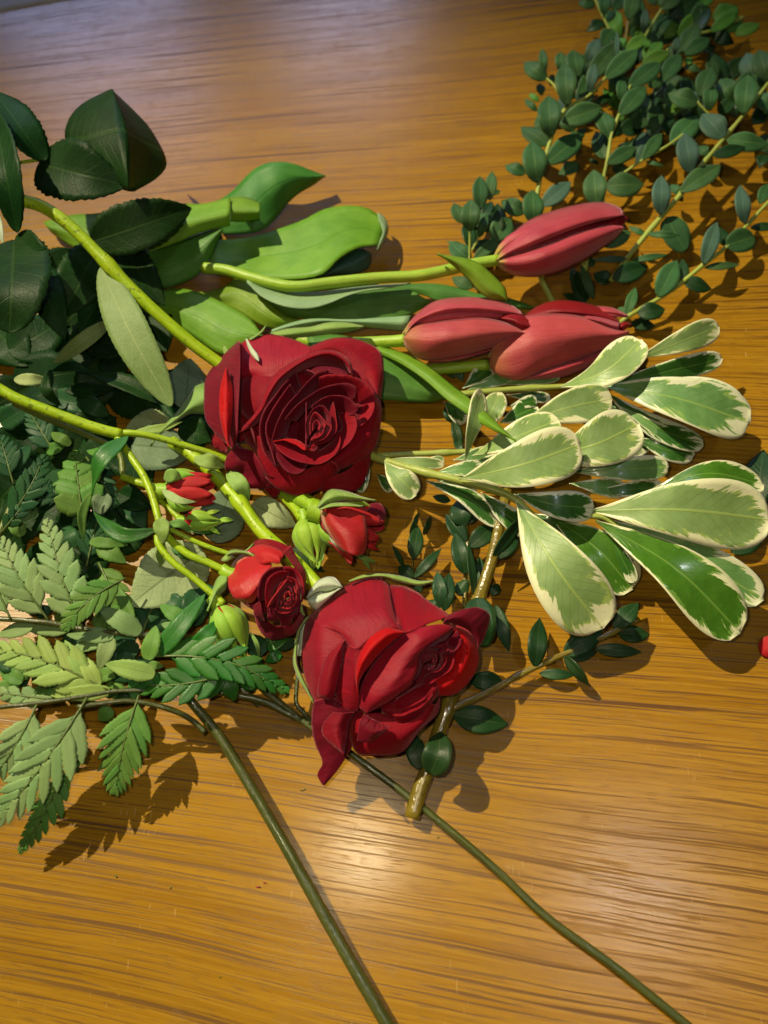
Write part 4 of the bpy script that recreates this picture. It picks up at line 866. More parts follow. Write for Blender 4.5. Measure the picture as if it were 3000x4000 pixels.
# open bloom
b1 = stem(sp, TP, [(375, 1150, 2.7), (420, 1190, 2.7), (520, 1240, 2.6)], 110, HIP, 'bloom', 180, ns=12)
TPm = TP
for rows, mats in (
    ([([2.4, 2.5, 2.7, 3.0], [(430, 1180), (470, 1090), (540, 1030), (640, 985)]), ([3.1, 3.3, 3.4, 3.4], [(420, 1240), (520, 1170), (620, 1110), (760, 1060)]), ([3.5, 3.8, 3.9, 3.8], [(430, 1330), (540, 1270), (650, 1190), (800, 1120)]), ([3.5, 3.9, 4.1, 3.9], [(480, 1420), (600, 1400), (690, 1280), (760, 1170)])], [SPRB]),
    ([([3.2, 3.6, 4.0, 4.1], [(480, 1420), (600, 1395), (680, 1290), (750, 1175)]), ([3.0, 3.6, 4.0, 4.1], [(560, 1450), (640, 1440), (695, 1330), (760, 1190)])], [SPRB]),
    ([([2.6, 3.0, 3.4, 3.8, 3.9], [(580, 1000), (660, 950), (760, 948), (895, 1010), (880, 1080)]), ([3.4, 3.7, 3.9, 4.0, 4.0], [(640, 1020), (700, 1010), (770, 1010), (850, 1050), (870, 1090)]), ([3.6, 3.8, 3.9, 3.9, 3.9], [(700, 1120), (740, 1110), (790, 1100), (840, 1110), (865, 1110)])], [SPR]),
    ([([2.0, 2.2, 2.6, 2.8], [(640, 920), (720, 893), (850, 915), (985, 980)]), ([2.6, 2.8, 2.9, 2.9], [(660, 960), (740, 950), (850, 980), (960, 1050)])], [RED]),
    ([([2.8, 2.6, 2.5, 2.5], [(965, 950), (1030, 1080), (1095, 1200), (1085, 1420)]), ([3.2, 3.1, 3.0, 2.9], [(900, 1010), (980, 1110), (1040, 1230), (1050, 1400)])], [RED]),
    ([([1.8, 1.7, 1.7, 1.8], [(640, 1530), (690, 1680), (790, 1768), (960, 1740)]), ([2.5, 2.5, 2.6, 2.7], [(690, 1500), (750, 1600), (840, 1650), (960, 1640)])], [BURG]),
    ([([2.3, 2.2, 2.2, 2.2], [(920, 1730), (990, 1720), (1060, 1630), (1090, 1520)]), ([2.9, 2.9, 2.9, 2.9], [(900, 1660), (980, 1640), (1030, 1560), (1060, 1480)])], [RED]),
    ([([3.6, 3.4, 3.2], [(640, 1470), (650, 1560), (730, 1608)]), ([3.9, 3.8, 3.4], [(700, 1430), (715, 1520), (740, 1605)])], [BURG]),
    ([([3.9, 3.6, 3.4], [(770, 1480), (765, 1590), (830, 1615)]), ([4.0, 3.9, 3.5], [(800, 1450), (830, 1530), (850, 1610)])], [BURG]),
    ([([3.7, 3.3, 3.2, 3.3], [(850, 1560), (890, 1650), (960, 1630), (1000, 1540)]), ([3.9, 3.7, 3.7, 3.7], [(860, 1530), (900, 1570), (950, 1560), (985, 1510)])], [BURG]),
):
    loft('petal', b1, TP, rows, mats, 11, 22, .0003, .0004, 100, ruf=.0008)
HS = (945, 1400)
for rim, z, d, pull, m in (
    ([(690, 1430), (685, 1320), (720, 1220), (800, 1150), (900, 1140)], [4.0, 4.2, 4.3, 4.3, 4.2], 1.2, .45, BURG),
    ([(900, 1140), (990, 1150), (1060, 1230), (1075, 1340), (1060, 1440)], [4.0, 3.9, 3.8, 3.7, 3.6], .9, .45, RED),
    ([(1050, 1420), (1030, 1530), (960, 1580), (860, 1580), (790, 1520)], [3.6, 3.6, 3.6, 3.7, 3.8], .7, .4, BURG),
    ([(750, 1480), (745, 1350), (770, 1240), (860, 1180), (950, 1180)], [4.2, 4.4, 4.5, 4.4, 4.2], 1.1, .5, RED),
    ([(760, 1490), (800, 1420), (860, 1340), (935, 1240)], [4.35, 4.45, 4.5, 4.4], .8, .35, SPR),
    ([(930, 1220), (1010, 1250), (1035, 1340), (1030, 1440), (990, 1510)], [4.1, 4.0, 3.9, 3.9, 3.9], .8, .5, RED),
    ([(1000, 1490), (940, 1540), (860, 1530), (820, 1470)], 4.0, .7, .5, RED),
    ([(840, 1480), (840, 1380), (870, 1290), (940, 1250), (990, 1280)], [4.2, 4.35, 4.4, 4.35, 4.2], .9, .55, RED),
    ([(990, 1300), (1015, 1380), (1000, 1450), (950, 1500), (890, 1490)], 4.1, .7, .55, SPR),
    ([(885, 1470), (875, 1390), (900, 1330), (950, 1310), (985, 1350)], 4.25, .7, .6, BURG),
    ([(985, 1360), (985, 1430), (945, 1465), (905, 1455)], 4.2, .6, .6, RED),
    ([(910, 1430), (910, 1370), (945, 1350), (965, 1390)], 4.3, .5, .8, SPR),
    ([(965, 1390), (960, 1430), (925, 1440)], 4.3, .5, .8, RED),
): wall(b1, TP, rim, HS, z, d, pull, [m], n=(7, 14))
cup(b1, TP, (520, 1240), (860, 1400), 1.2, 2.4, 380, [(k*72, 44, 1, 1, RED, .5) for k in range(5)], [(0, .3), (.3, .85), (.7, 1.0), (1, .85)])
loft('sepal', b1, TP, [(2.9, [(480, 1060), (430, 1020), (420, 1000), (480, 985), (590, 1005), (655, 1040)]), (3.2, [(410, 1090), (400, 1050), (440, 1020), (500, 1010), (590, 1020), (655, 1045)]), (2.8, [(370, 1085), (385, 1060), (430, 1040), (500, 1030), (590, 1030), (655, 1048)])], [SEP], 6, 14)
loft('sepal', b1, TP, [(2.8, [(410, 1190), (340, 1220), (300, 1290), (270, 1400), (242, 1520)]), (3.1, [(412, 1260), (370, 1290), (325, 1340), (285, 1430), (244, 1521)]), (2.6, [(412, 1330), (380, 1370), (330, 1400), (290, 1450), (246, 1522)])], [SEP], 7, 16)
loft('sepal', b1, TP, [(2.6, [(560, 1005), (600, 970), (640, 930)]), (2.6, [(560, 1012), (605, 980), (642, 936)])], [SEP], 3, 8)
loft('sepal', b1, TP, [(3.4, [(1045, 1370), (1025, 1440), (1040, 1520), (1075, 1560)]), (3.5, [(1052, 1372), (1052, 1440), (1060, 1510), (1078, 1558)])], [SEP], 4, 10)
# green buds and small red buds
def bud(T, b, t, zb, zt, wpx, tab, red, sepal_len, seed, seps=(0, 72, 144, 216, 288), hipw=.5, rl=.96, ruffle=0.0, rad=1.0, sh=40):
    random.seed(seed)
    d = Vector((t[0]-b[0], t[1]-b[1])); L = d.length; d /= L
    h = stem(sp, T, [(b[0]-d.x*L*.16, b[1]-d.y*L*.16, zb), (b[0]-d.x*L*.05, b[1]-d.y*L*.05, zb), (b[0]+d.x*L*.05, b[1]+d.y*L*.05, zb)], wpx*hipw, HIP, 'bud', wpx*hipw*.95, ns=12)
    cup(h, T, b, t, zb, zt, wpx*.93, [(k*60+20, 42, .93-.04*(k % 2), rl*random.uniform(.94, 1), red, .35) for k in range(6)], tab, 'petal', ruffle)
    cup(h, T, b, t, zb, zt, wpx*rad, [(s, sh, 1.0, sepal_len*random.uniform(.92, 1.08), [SEPB], .02) for s in seps], tab, 'sepal', 0)
    return h
bud(TP, (335, 1470), (560, 1900), 2.6, 2.0, 330, OVOID, [SPR], 1.0, 3, (-38, 30, 104, 176, 250), .42, .9, sh=46)
bud(TP, (1085, 720), (1195, 1120), 2.0, 1.8, 285, OVOID, [SPR], 1.0, 4, (-44, 24, 95, 170, 245), .40, .88, sh=46)
bud(TK, (1190, 1050), (1430, 1055), 2.6, 2.5, 130, OVOID, [SPR], 1.05, 5, (-36, 36, 108, 180, 252), .5, .7, sh=48)
bud(TK, (1075, 860), (1390, 850), 2.8, 2.8, 270, GOBLET, [SPR], .62, 6, (75, 190, 260, -62), .4, 1.0, .06, 1.04, 28)
bud(TR1, (915, 1330), (1325, 1470), 2.6, 2.2, 345, GOBLET, [SPR], .72, 8, (-78, -120, 95, 180), .45, 1.0, .06, 1.05, 30)
loft('sepal', sp, TR1, [(3.4, [(900, 1280), (960, 1190), (1010, 1178), (1100, 1195), (1180, 1225), (1275, 1250)]), (3.8, [(900, 1300), (960, 1240), (1030, 1215), (1110, 1225), (1190, 1240), (1275, 1252)]), (3.4, [(890, 1300), (970, 1285), (1040, 1265), (1110, 1258), (1190, 1258), (1274, 1256)])], [SEP], 7, 16)
loft('sepal', sp, TR1, [(3.6, [(905, 1300), (980, 1270), (1070, 1265), (1130, 1275), (1190, 1285)]), (3.8, [(910, 1310), (980, 1290), (1060, 1285), (1130, 1285), (1190, 1287)])], [SEP], 4, 12)
loft('petal', sp, TR1, [([3.0, 3.1, 3.0], [(912, 1312), (935, 1420), (1010, 1540)]), ([3.6, 3.9, 3.7], [(975, 1335), (1010, 1430), (1085, 1590)]), ([3.6, 4.0, 3.7], [(1080, 1370), (1110, 1450), (1150, 1610)]), ([3.3, 3.6, 3.3], [(1200, 1335), (1222, 1470), (1205, 1595)])], [SPRB], 12, 16, .0005, .0003)
loft('petal', sp, TR1, [(2.4, [(960, 1520), (1010, 1570), (1070, 1630), (1100, 1665)]), (2.8, [(1040, 1550), (1080, 1590), (1120, 1620), (1110, 1662)])], [SPR], 6, 12)
loft('petal', sp, TR1, [(2.7, [(1240, 1270), (1300, 1270), (1340, 1320), (1335, 1380)]), (3.1, [(1220, 1320), (1265, 1330), (1290, 1350), (1300, 1400)])], [BURG], 6, 12)
loft('sepal', sp, TR1, [(3.0, [(960, 1440), (985, 1520), (1040, 1570), (1105, 1600)]), (3.2, [(975, 1450), (1005, 1515), (1055, 1562), (1105, 1602)])], [SEPW], 4, 12)
stem(sp, TP, [(860, 490, 1.2), (930, 560, 1.5), (1010, 640, 1.8), (1070, 720, 2.0)], 70, STG, 'pedicel', 100, ns=10)
stem(sp, TP, [(900, 500, 1.4), (1000, 535, 1.8), (1100, 575, 2.2), (1190, 625, 2.5)], 110, HIP, 'pedicel', 140, ns=12)
leaf(sp, TK, (1050, 850), (1275, 930), 60, [SEPM], (3.6, 4.2, 3.9), 'lan', bend=.12, fold=.0)
leaf(sp, TK, (1060, 780), (1180, 780), 90, [SEP], (3.5, 3.9, 3.6), 'lan', bend=-.2, fold=0)
leaves(sp, TP, [((560, 1790), (548, 1965), 42, (2.4, 2.3, 1.8)), ((610, 1700), (690, 1925), 36, (2.3, 2.2, 1.6), [SEP], dict(bend=-.1)), ((355, 1660), (440, 1830), 34, (2.4, 2.3, 1.8), [SEP], dict(bend=.1)), ((1195, 1060), (1160, 1155), 34, (1.9, 1.8, 1.5)), ((1120, 1000), (1150, 1140), 26, (1.9, 1.8, 1.5)), ((1245, 980), (1185, 1140), 30, (1.9, 1.8, 1.5), [SEP], dict(bend=-.1))], [SEPB], 'lan', name='sepal', n=(14, 5), fold=.2)
leaves(sp, TK, [((1420, 1045), (1510, 1048), 34, (2.5, 2.6, 2.4)), ((1330, 1005), (1425, 985), 28, (2.6, 2.8, 2.6)), ((1340, 1085), (1430, 1140), 26, (2.4, 2.4, 2.2)), ((1250, 1095), (1380, 1110), 26, (2.5, 2.5, 2.3))], [SEPB], 'lan', name='sepal', n=(14, 5), fold=.2)
leaves(sp, TR1, [((1130, 1600), (1280, 1655), 34, (1.6, 1.4, 1.0)), ((1180, 1610), (1240, 1700), 24, (1.4, 1.2, .8))], [SEP], 'lan', name='sepal', n=(14, 5), fold=.2)
# bracts and small twisted leaves along the branch
leaves(sp, TK, [
    ((830, 500), (590, 890), 120, (3.4, 3.7, 2.6), [FERD], dict(bend=.14, roll=30, twist=50)),
    ((590, 860), (540, 1180), 60, (2.4, 2.0, 1.2), [FERM], dict(bend=.1)),
    ((1020, 1110), (610, 1000), 105, (3.3, 3.4, 2.6), [FERD], dict(bend=-.22, twist=60)),
    ((1040, 1030), (1060, 1200), 110, (3.5, 3.7, 3.4), [SEP], dict(twist=30)),
    ((1050, 1170), (1040, 1350), 70, (2.8, 2.6, 2.0), [SEP], dict(twist=60)),
    ((1080, 1080), (1240, 1130), 60, (3.3, 3.4, 3.0), [FERM], dict(bend=-.2)),
    ((1180, 1090), (1420, 1110), 90, (2.2, 2.3, 2.0), [FERD], dict(twist=60)),
    ((1110, 1220), (1270, 1300), 80, (2.0, 2.1, 1.6), [FERD], dict()),
    ((1260, 640), (1460, 700), 110, (2.6, 2.9, 2.4), [SEP], dict(twist=50)),
    ((1470, 740), (1610, 930), 110, (2.2, 2.4, 1.6), [SEP], dict(bend=-.1, twist=40)),
    ((870, 470), (1180, 410), 60, (2.6, 2.6, 2.4), [SEP], dict(bend=.05)),
    ((1180, 430), (1370, 540), 190, (1.6, 1.8, 1.5), [ROSD], dict()),
    ((760, 870), (980, 970), 170, (1.6, 1.8, 1.5), [ROSD], dict()),
    ((740, 620), (560, 600), 60, (2.9, 3.0, 2.4), [FERM], dict(twist=70)),
    ((690, 880), (620, 1010), 130, (1.5, 1.7, 1.3), [ROSG], dict()),
], [FERM], 'lan', serr=(9, .08), n=(24, 7), fold=.2, wave=.12)
# its long and pale leaves at the left
leaves(sp, TM, [
    ((650, 240), (1112, 1140), 262, (4.6, 4.3, 3.0), None, dict(prof='ell', bend=.02)),
    ((725, 580), (355, 855), 105, (2.9, 3.2, 2.4), None, dict(prof='ell')),
], [ROSL], 'ell', serr=(24, .05), n=(60, 9), fold=.10)
leaves(sp, TM, [
    ((1085, 1130), (560, 920), 135, (2.6, 2.9, 2.7), [ROSD], dict(bend=.05, roll=20)),
    ((600, 925), (330, 910), 70, (2.8, 3.2, 2.8), [ROSD], dict(bend=.14)),
    ((330, 900), (400, 1140), 80, (3.0, 3.0, 2.2), [ROSD], dict(bend=.25, twist=40)),
    ((90, 965), (310, 970), 85, (1.9, 2.2, 1.8), [SEPM], dict(prof='ell')),
    ((420, 1040), (740, 1030), 110, (1.4, 1.5, 1.2), [ROSD]),
    ((500, 1080), (700, 1200), 130, (1.2, 1.5, 1.0), [FERB], dict(prof='ell')),
    ((830, 760), (560, 700), 260, (1.2, 1.3, 1.0), [ROSD]),
    ((780, 960), (700, 780), 200, (1.0, 1.1, .8), [ROSD]),
], [ROSD], 'lan', serr=(20, .09), n=(44, 7), fold=.15)

# ------------------------------------------------------------------ fern fronds
fA = thing('fern_frond', W(TF, 500, 740, 0), 'fern frond of pale green undersides lying under the grey green oval leaf', 'fern', 'fern fronds')
stem(fA, TF, [(-60, 690, 2.0), (120, 700, 2.0), (320, 718, 2.0), (600, 768, 1.9), (900, 795, 1.8), (1100, 808, 1.6), (1250, 860, 1.4), (1400, 1000, 1.0), (1560, 1140, .7), (1680, 1250, .5)], 34, STF, 'rachis', 46)
fB = thing('fern_frond', W(TG, 600, 600, 0), 'fern frond of yellow green undersides raised in front, casting toothed shadows on the wood', 'fern', 'fern fronds')
stem(fB, TF, [(-60, 1270, 3.26), (0, 1266, 3.26), (230, 1240, 3.18), (420, 1214, 3.11), (600, 1185, 2.96), (760, 1160, 2.81), (940, 1155, 2.59), (1100, 1150, 2.22), (1240, 1160, 1.78)], 30, STF, 'rachis', 26)
stem(fB, TD, [(400, 1500, 1.7), (425, 1530, 1.5), (470, 1585, 1.3), (520, 1665, 1.1), (600, 1800, .9), (690, 1960, .7), (770, 2100, .5), (870, 2270, .33)], 21, STF, 'stem', 27, ns=12, n=40)
stem(fB, TF, [(500, 1262, 2.9), (580, 1252, 2.9), (720, 1232, 2.7), (860, 1225, 2.5), (1040, 1260, 2.3), (1180, 1310, 1.9), (1270, 1370, 1.6), (1330, 1430, 1.45)], 30, STF, 'branch', 40)
fC = thing('fern_frond', W(TG, 1300, 200, 0), 'dark glossy fern frond whose long stem passes beneath the lower rose to the table edge', 'fern', 'fern fronds')
stem(fC, TD, [(556, 1478, .9), (600, 1515, .8), (660, 1562, .7), (760, 1630, .6), (900, 1735, .5), (1060, 1868, .45), (1180, 1980, .4), (1330, 2090, .4), (1510, 2235, .4)], 16, STF, 'stem', 17, ns=12, n=40)
stem(fC, TD, [(470, 1495, 1.4), (560, 1512, 1.1), (620, 1540, .8), (672, 1566, .7)], 14, STF, 'branch', 16)
stem(fC, TR2, [(270, 720, 1.0), (262, 820, .9), (262, 910, .8), (310, 970, .7), (360, 1030, .7)], 26, STF, 'branch', 34)
# frond A
pinna(fA, TF, (70, 695), (-90, 330), 262, [FERP], (2.1, 2.4, 2.2), 6)
pinna(fA, TF, (325, 715), (-10, 165), 307, [FERP], (2.0, 2.7, 2.6), 8, -.03)
pinna(fA, TF, (540, 760), (300, 45), 307, [FERP], (2.0, 2.7, 2.5), 8, -.03)
pinna(fA, TF, (815, 430), (405, 765), 239, [FERM], (2.6, 3.0, 2.7), 8, .08)
pinna(fA, TF, (640, 330), (830, 720), 227, [FERM], (1.6, 1.7, 1.2), 6)
pinna(fA, TF, (920, 790), (1010, 560), 170, [FERB], (1.2, 1.2, .8), 4)
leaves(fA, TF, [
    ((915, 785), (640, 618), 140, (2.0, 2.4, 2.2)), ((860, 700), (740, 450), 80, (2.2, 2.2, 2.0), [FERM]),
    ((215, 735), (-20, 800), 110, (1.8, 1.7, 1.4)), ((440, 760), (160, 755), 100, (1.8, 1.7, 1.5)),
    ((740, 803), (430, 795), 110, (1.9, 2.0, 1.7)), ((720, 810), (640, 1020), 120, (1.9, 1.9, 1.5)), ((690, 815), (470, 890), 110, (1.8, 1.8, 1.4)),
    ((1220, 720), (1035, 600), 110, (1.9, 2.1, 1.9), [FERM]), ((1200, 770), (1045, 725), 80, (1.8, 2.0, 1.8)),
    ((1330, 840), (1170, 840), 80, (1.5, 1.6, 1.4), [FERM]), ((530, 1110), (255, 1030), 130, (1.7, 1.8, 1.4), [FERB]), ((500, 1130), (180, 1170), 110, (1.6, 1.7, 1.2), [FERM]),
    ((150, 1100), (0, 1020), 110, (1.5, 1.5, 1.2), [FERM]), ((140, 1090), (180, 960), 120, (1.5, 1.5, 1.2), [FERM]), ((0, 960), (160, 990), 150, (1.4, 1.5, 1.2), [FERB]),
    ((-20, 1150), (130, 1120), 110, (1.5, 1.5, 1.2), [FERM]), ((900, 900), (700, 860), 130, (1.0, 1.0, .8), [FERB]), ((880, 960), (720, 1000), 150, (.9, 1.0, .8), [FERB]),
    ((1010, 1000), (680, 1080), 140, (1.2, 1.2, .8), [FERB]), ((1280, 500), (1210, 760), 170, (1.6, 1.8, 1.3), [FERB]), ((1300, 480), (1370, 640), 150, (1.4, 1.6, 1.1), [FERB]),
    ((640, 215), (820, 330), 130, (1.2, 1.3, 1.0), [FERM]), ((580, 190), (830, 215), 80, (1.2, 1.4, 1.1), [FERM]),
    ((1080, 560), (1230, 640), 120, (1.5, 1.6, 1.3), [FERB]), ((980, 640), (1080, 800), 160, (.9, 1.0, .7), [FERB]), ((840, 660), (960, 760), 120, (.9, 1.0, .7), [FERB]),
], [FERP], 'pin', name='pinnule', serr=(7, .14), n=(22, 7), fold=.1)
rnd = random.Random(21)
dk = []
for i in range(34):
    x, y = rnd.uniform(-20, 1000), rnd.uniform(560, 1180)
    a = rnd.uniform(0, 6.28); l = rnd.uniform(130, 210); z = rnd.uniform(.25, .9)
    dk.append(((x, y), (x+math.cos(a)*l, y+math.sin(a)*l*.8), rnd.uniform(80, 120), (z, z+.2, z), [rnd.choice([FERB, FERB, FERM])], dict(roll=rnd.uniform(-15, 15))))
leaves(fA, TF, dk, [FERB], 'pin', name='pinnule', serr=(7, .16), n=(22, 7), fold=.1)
# frond B
pinna(fB, TF, (700, 1155), (-90, 870), 330, [FERY], (2.89, 3.26, 3.11), 8, .05)
pinna(fB, TG, (240, 420), (-30, 880), 319, [FERP], (3.18, 3.11, 2.66), 6, -.03)
pinna(fB, TG, (565, 375), (-40, 1190), 433, [FERP], (3.03, 2.96, 2.22), 9, -.03)
pinna(fB, TG, (905, 345), (745, 990), 364, [FERM], (2.52, 2.37, 1.63), 9, .03)
pinna(fB, TG, (420, 820), (125, 1380), 227, [FERM], (1.63, 1.48, 1.04), 8, -.04)
pinna(fB, TG, (330, 385), (-100, 330), 136, [FERP], (3.11, 3.18, 2.96), 5)
leaves(fB, TF, [((715, 1160), (325, 1190), 110, (2.89, 3.03, 2.81), [FERY]), ((640, 1130), (520, 920), 110, (2.89, 3.11, 2.96), [FERY]), ((560, 1080), (420, 830), 100, (3.03, 3.18, 3.03), [FERY]),
    ((720, 1270), (640, 1350), 110, (1.92, 1.85, 1.63), [FERM]), ((340, 1215), (20, 1225), 70, (3.11, 3.18, 2.96))], [FERP], 'pin', name='pinnule', serr=(7, .14), n=(22, 7), fold=.1)
leaves(fB, TG, [((470, 640), (490, 860), 120, (1.78, 1.70, 1.48), [FERM]), ((410, 860), (420, 1030), 90, (1.48, 1.33, 1.11), [FERM]), ((330, 920), (390, 1100), 110, (1.41, 1.33, 1.04), [FERM])], [FERM], 'pin', name='pinnule', serr=(7, .14), n=(22, 7), fold=.1)
# frond C
pinna(fC, TG, (1500, 215), (835, 285), 279, [FERD], (2.6, 2.9, 2.6), 7, -.06)
pinna(fC, TG, (990, 105), (1870, 335), 325, [FERD], (2.8, 3.1, 2.2), 9, -.10)
leaves(fC, TG, [((1460, 220), (1520, 395), 130, (2.5, 2.4, 2.0)), ((1440, 220), (1340, 380), 110, (2.5, 2.4, 2.0)), ((1020, 95), (1330, -210+ -90), 140, (2.9, 3.3, 3.0)), ((1250, 60), (1420, -130), 110, (2.8, 3.1, 2.9)),
    ((955, 130), (1010, -95), 125, (3.0, 3.2, 3.0), [FERM]), ((1005, 225), (680, 155), 135, (3.1, 3.3, 3.1), [FERY]), ((1560, 260), (1720, 290), 120, (2.0, 2.1, 1.8)), ((960, 160), (1060, 170), 60, (2.4, 2.4, 2.2), [FERM])], [FERD], 'pin', name='pinnule', serr=(8, .13), n=(24, 7), fold=.08)
leaves(fC, TP, [((740, 1830), (960, 1700), 170, (.9, 1.0, .8), [FERD]), ((880, 1880), (740, 1960), 110, (.8, .9, .7), [FERD]), ((720, 1900), (600, 1720), 200, (1.2, 1.2, .8), [FERB]), ((560, 2130), (700, 1900), 180, (1.2, 1.3, .9), [FERD]), ((100, 1640), (240, 1400), 170, (1.3, 1.6, 1.2), [FERB])], [FERD], 'pin', name='pinnule', serr=(8, .13), n=(24, 7), fold=.08)
# far end of another frond in the shade at the left edge
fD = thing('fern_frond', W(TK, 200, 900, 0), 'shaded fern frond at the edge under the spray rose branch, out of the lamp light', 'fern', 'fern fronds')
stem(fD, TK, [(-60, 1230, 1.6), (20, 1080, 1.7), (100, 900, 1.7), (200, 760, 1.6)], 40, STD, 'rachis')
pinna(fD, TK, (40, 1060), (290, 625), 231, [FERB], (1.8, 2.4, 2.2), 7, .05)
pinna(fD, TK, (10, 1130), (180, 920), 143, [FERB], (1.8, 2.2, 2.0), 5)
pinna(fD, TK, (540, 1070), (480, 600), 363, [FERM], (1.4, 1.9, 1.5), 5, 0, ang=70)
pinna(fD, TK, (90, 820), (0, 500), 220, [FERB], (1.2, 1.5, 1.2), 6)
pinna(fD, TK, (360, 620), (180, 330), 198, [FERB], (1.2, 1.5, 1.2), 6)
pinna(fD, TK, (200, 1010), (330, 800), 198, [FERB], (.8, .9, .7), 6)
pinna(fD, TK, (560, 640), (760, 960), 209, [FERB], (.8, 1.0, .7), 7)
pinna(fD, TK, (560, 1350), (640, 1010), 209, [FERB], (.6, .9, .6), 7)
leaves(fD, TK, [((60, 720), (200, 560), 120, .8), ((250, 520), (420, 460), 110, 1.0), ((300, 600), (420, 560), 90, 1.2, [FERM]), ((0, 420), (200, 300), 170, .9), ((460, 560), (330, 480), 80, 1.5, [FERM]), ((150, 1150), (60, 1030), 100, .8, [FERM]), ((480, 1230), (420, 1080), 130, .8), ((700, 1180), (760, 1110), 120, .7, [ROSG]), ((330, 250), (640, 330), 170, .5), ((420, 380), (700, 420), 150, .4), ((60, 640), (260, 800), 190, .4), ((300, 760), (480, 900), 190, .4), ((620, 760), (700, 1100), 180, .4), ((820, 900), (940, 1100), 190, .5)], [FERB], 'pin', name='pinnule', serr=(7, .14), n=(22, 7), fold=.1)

# ------------------------------------------------------------------ cream edged sprigs
s1 = thing('variegated_sprig', W(TS, 400, 780, 0), 'cream edged sprig nearest the roses, with its large obovate leaf on top of the pile', 'foliage sprig', 'cream edged sprigs')
stem(s1, TS, [(-100, 620, 1.8), (0, 662, 2.0), (170, 712, 2.3), (330, 750, 2.6), (480, 790, 2.7), (570, 832, 2.7), (640, 900, 2.6)], 38, STV, 'stem', 30, knots=(.4, .75), n=30)
leaves(s1, TS, [
    ((325, 742), (848, 592), 238, (2.9, 4.4, 4.2), [VAP], dict(bend=.03)),
    ((572, 835), (945, 1388), 290, (2.8, 3.6, 2.2), [VAP], dict(bend=.03)),
    ((560, 806), (905, 868), 140, (2.4, 2.8, 2.4), [VAD], dict(bend=.04)),
    ((180, 750), (500, 938), 95, (1.8, 1.8, 1.2), [VAD], dict(bend=-.08)),
    ((420, 798), (650, 975), 110, (1.9, 1.8, 1.2), [VAD], dict(bend=.04)),
    ((0, 668), (140, 812), 120, (2.2, 2.6, 2.2), [VAP]),
    ((20, 655), (260, 680), 50, (2.0, 2.3, 2.0), [VAP]), ((225, 712), (425, 690), 75, (2.0, 2.3, 2.0), [VAM]),
    ((230, 745), (400, 790), 45, (1.5, 1.6, 1.4), [VAM]), ((170, 660), (260, 660), 40, (1.6, 1.8, 1.6), [VAP]),
    ((-60, 700), (-140, 770), 110, (1.2, 1.2, .8), [VAD]), ((-30, 720), (40, 790), 60, (.9, .9, .7), [VAD]),
], [VAP], 'ob', n=(26, 11), fold=.06, wave=.06)
s2 = thing('variegated_sprig', W(TS, 700, 560, 0), 'cream edged sprig in the middle, overlapped by the largest leaf of its neighbour', 'foliage sprig', 'cream edged sprigs')
stem(s2, TS, [(-120, 650, .9), (0, 640, 1.0), (180, 632, 1.1), (345, 624, 1.2), (500, 600, 1.5), (640, 560, 1.8)], 27, STV, 'stem', 24, knots=(.5,))
leaves(s2, TS, [
    ((690, 640), (1098, 505), 232, (2.0, 3.7, 3.5), [VAP], dict(bend=.06)),
    ((600, 500), (985, 395), 165, (1.8, 2.9, 2.8), [VAP], dict(bend=-.03)),
    ((380, 640), (755, 485), 150, (1.6, 2.9, 2.7), [VAP]),
    ((800, 712), (1230, 690), 112, (2.0, 2.5, 2.1), [VAM]),
    ((800, 760), (1050, 790), 90, (1.6, 1.8, 1.3), [VAM]), ((350, 660), (425, 365), 78, (1.8, 3.3, 2.9), [VAP], dict(roll=40)),
    ((880, 805), (1205, 775), 78, (1.4, 1.7, 1.3), [VAD]), ((300, 660), (470, 620), 60, (1.3, 1.4, 1.2), [VAM]),
    ((1000, 640), (1105, 600), 70, (1.4, 1.6, 1.4), [VAP]), ((540, 430), (660, 400), 60, (1.1, 1.2, 1.0), [VAD]), ((500, 500), (660, 430), 110, (1.0, 1.2, 1.0), [VAD]),
    ((360, 690), (520, 660), 70, (1.3, 1.4, 1.2), [VAM]),
], [VAP], 'ob', n=(26, 11), fold=.06, wave=.06)
s3 = thing('variegated_sprig', W(TS, 1000, 350, 0), 'cream edged sprig reaching out beside the widest tulip bloom', 'foliage sprig', 'cream edged sprigs')
stem(s3, TS, [(230, 385, .9), (340, 375, 1.0), (520, 357, 1.2), (720, 345, 1.4), (860, 340, 1.6), (980, 340, 1.8)], 29, STV, 'stem', 22, knots=(.55,))
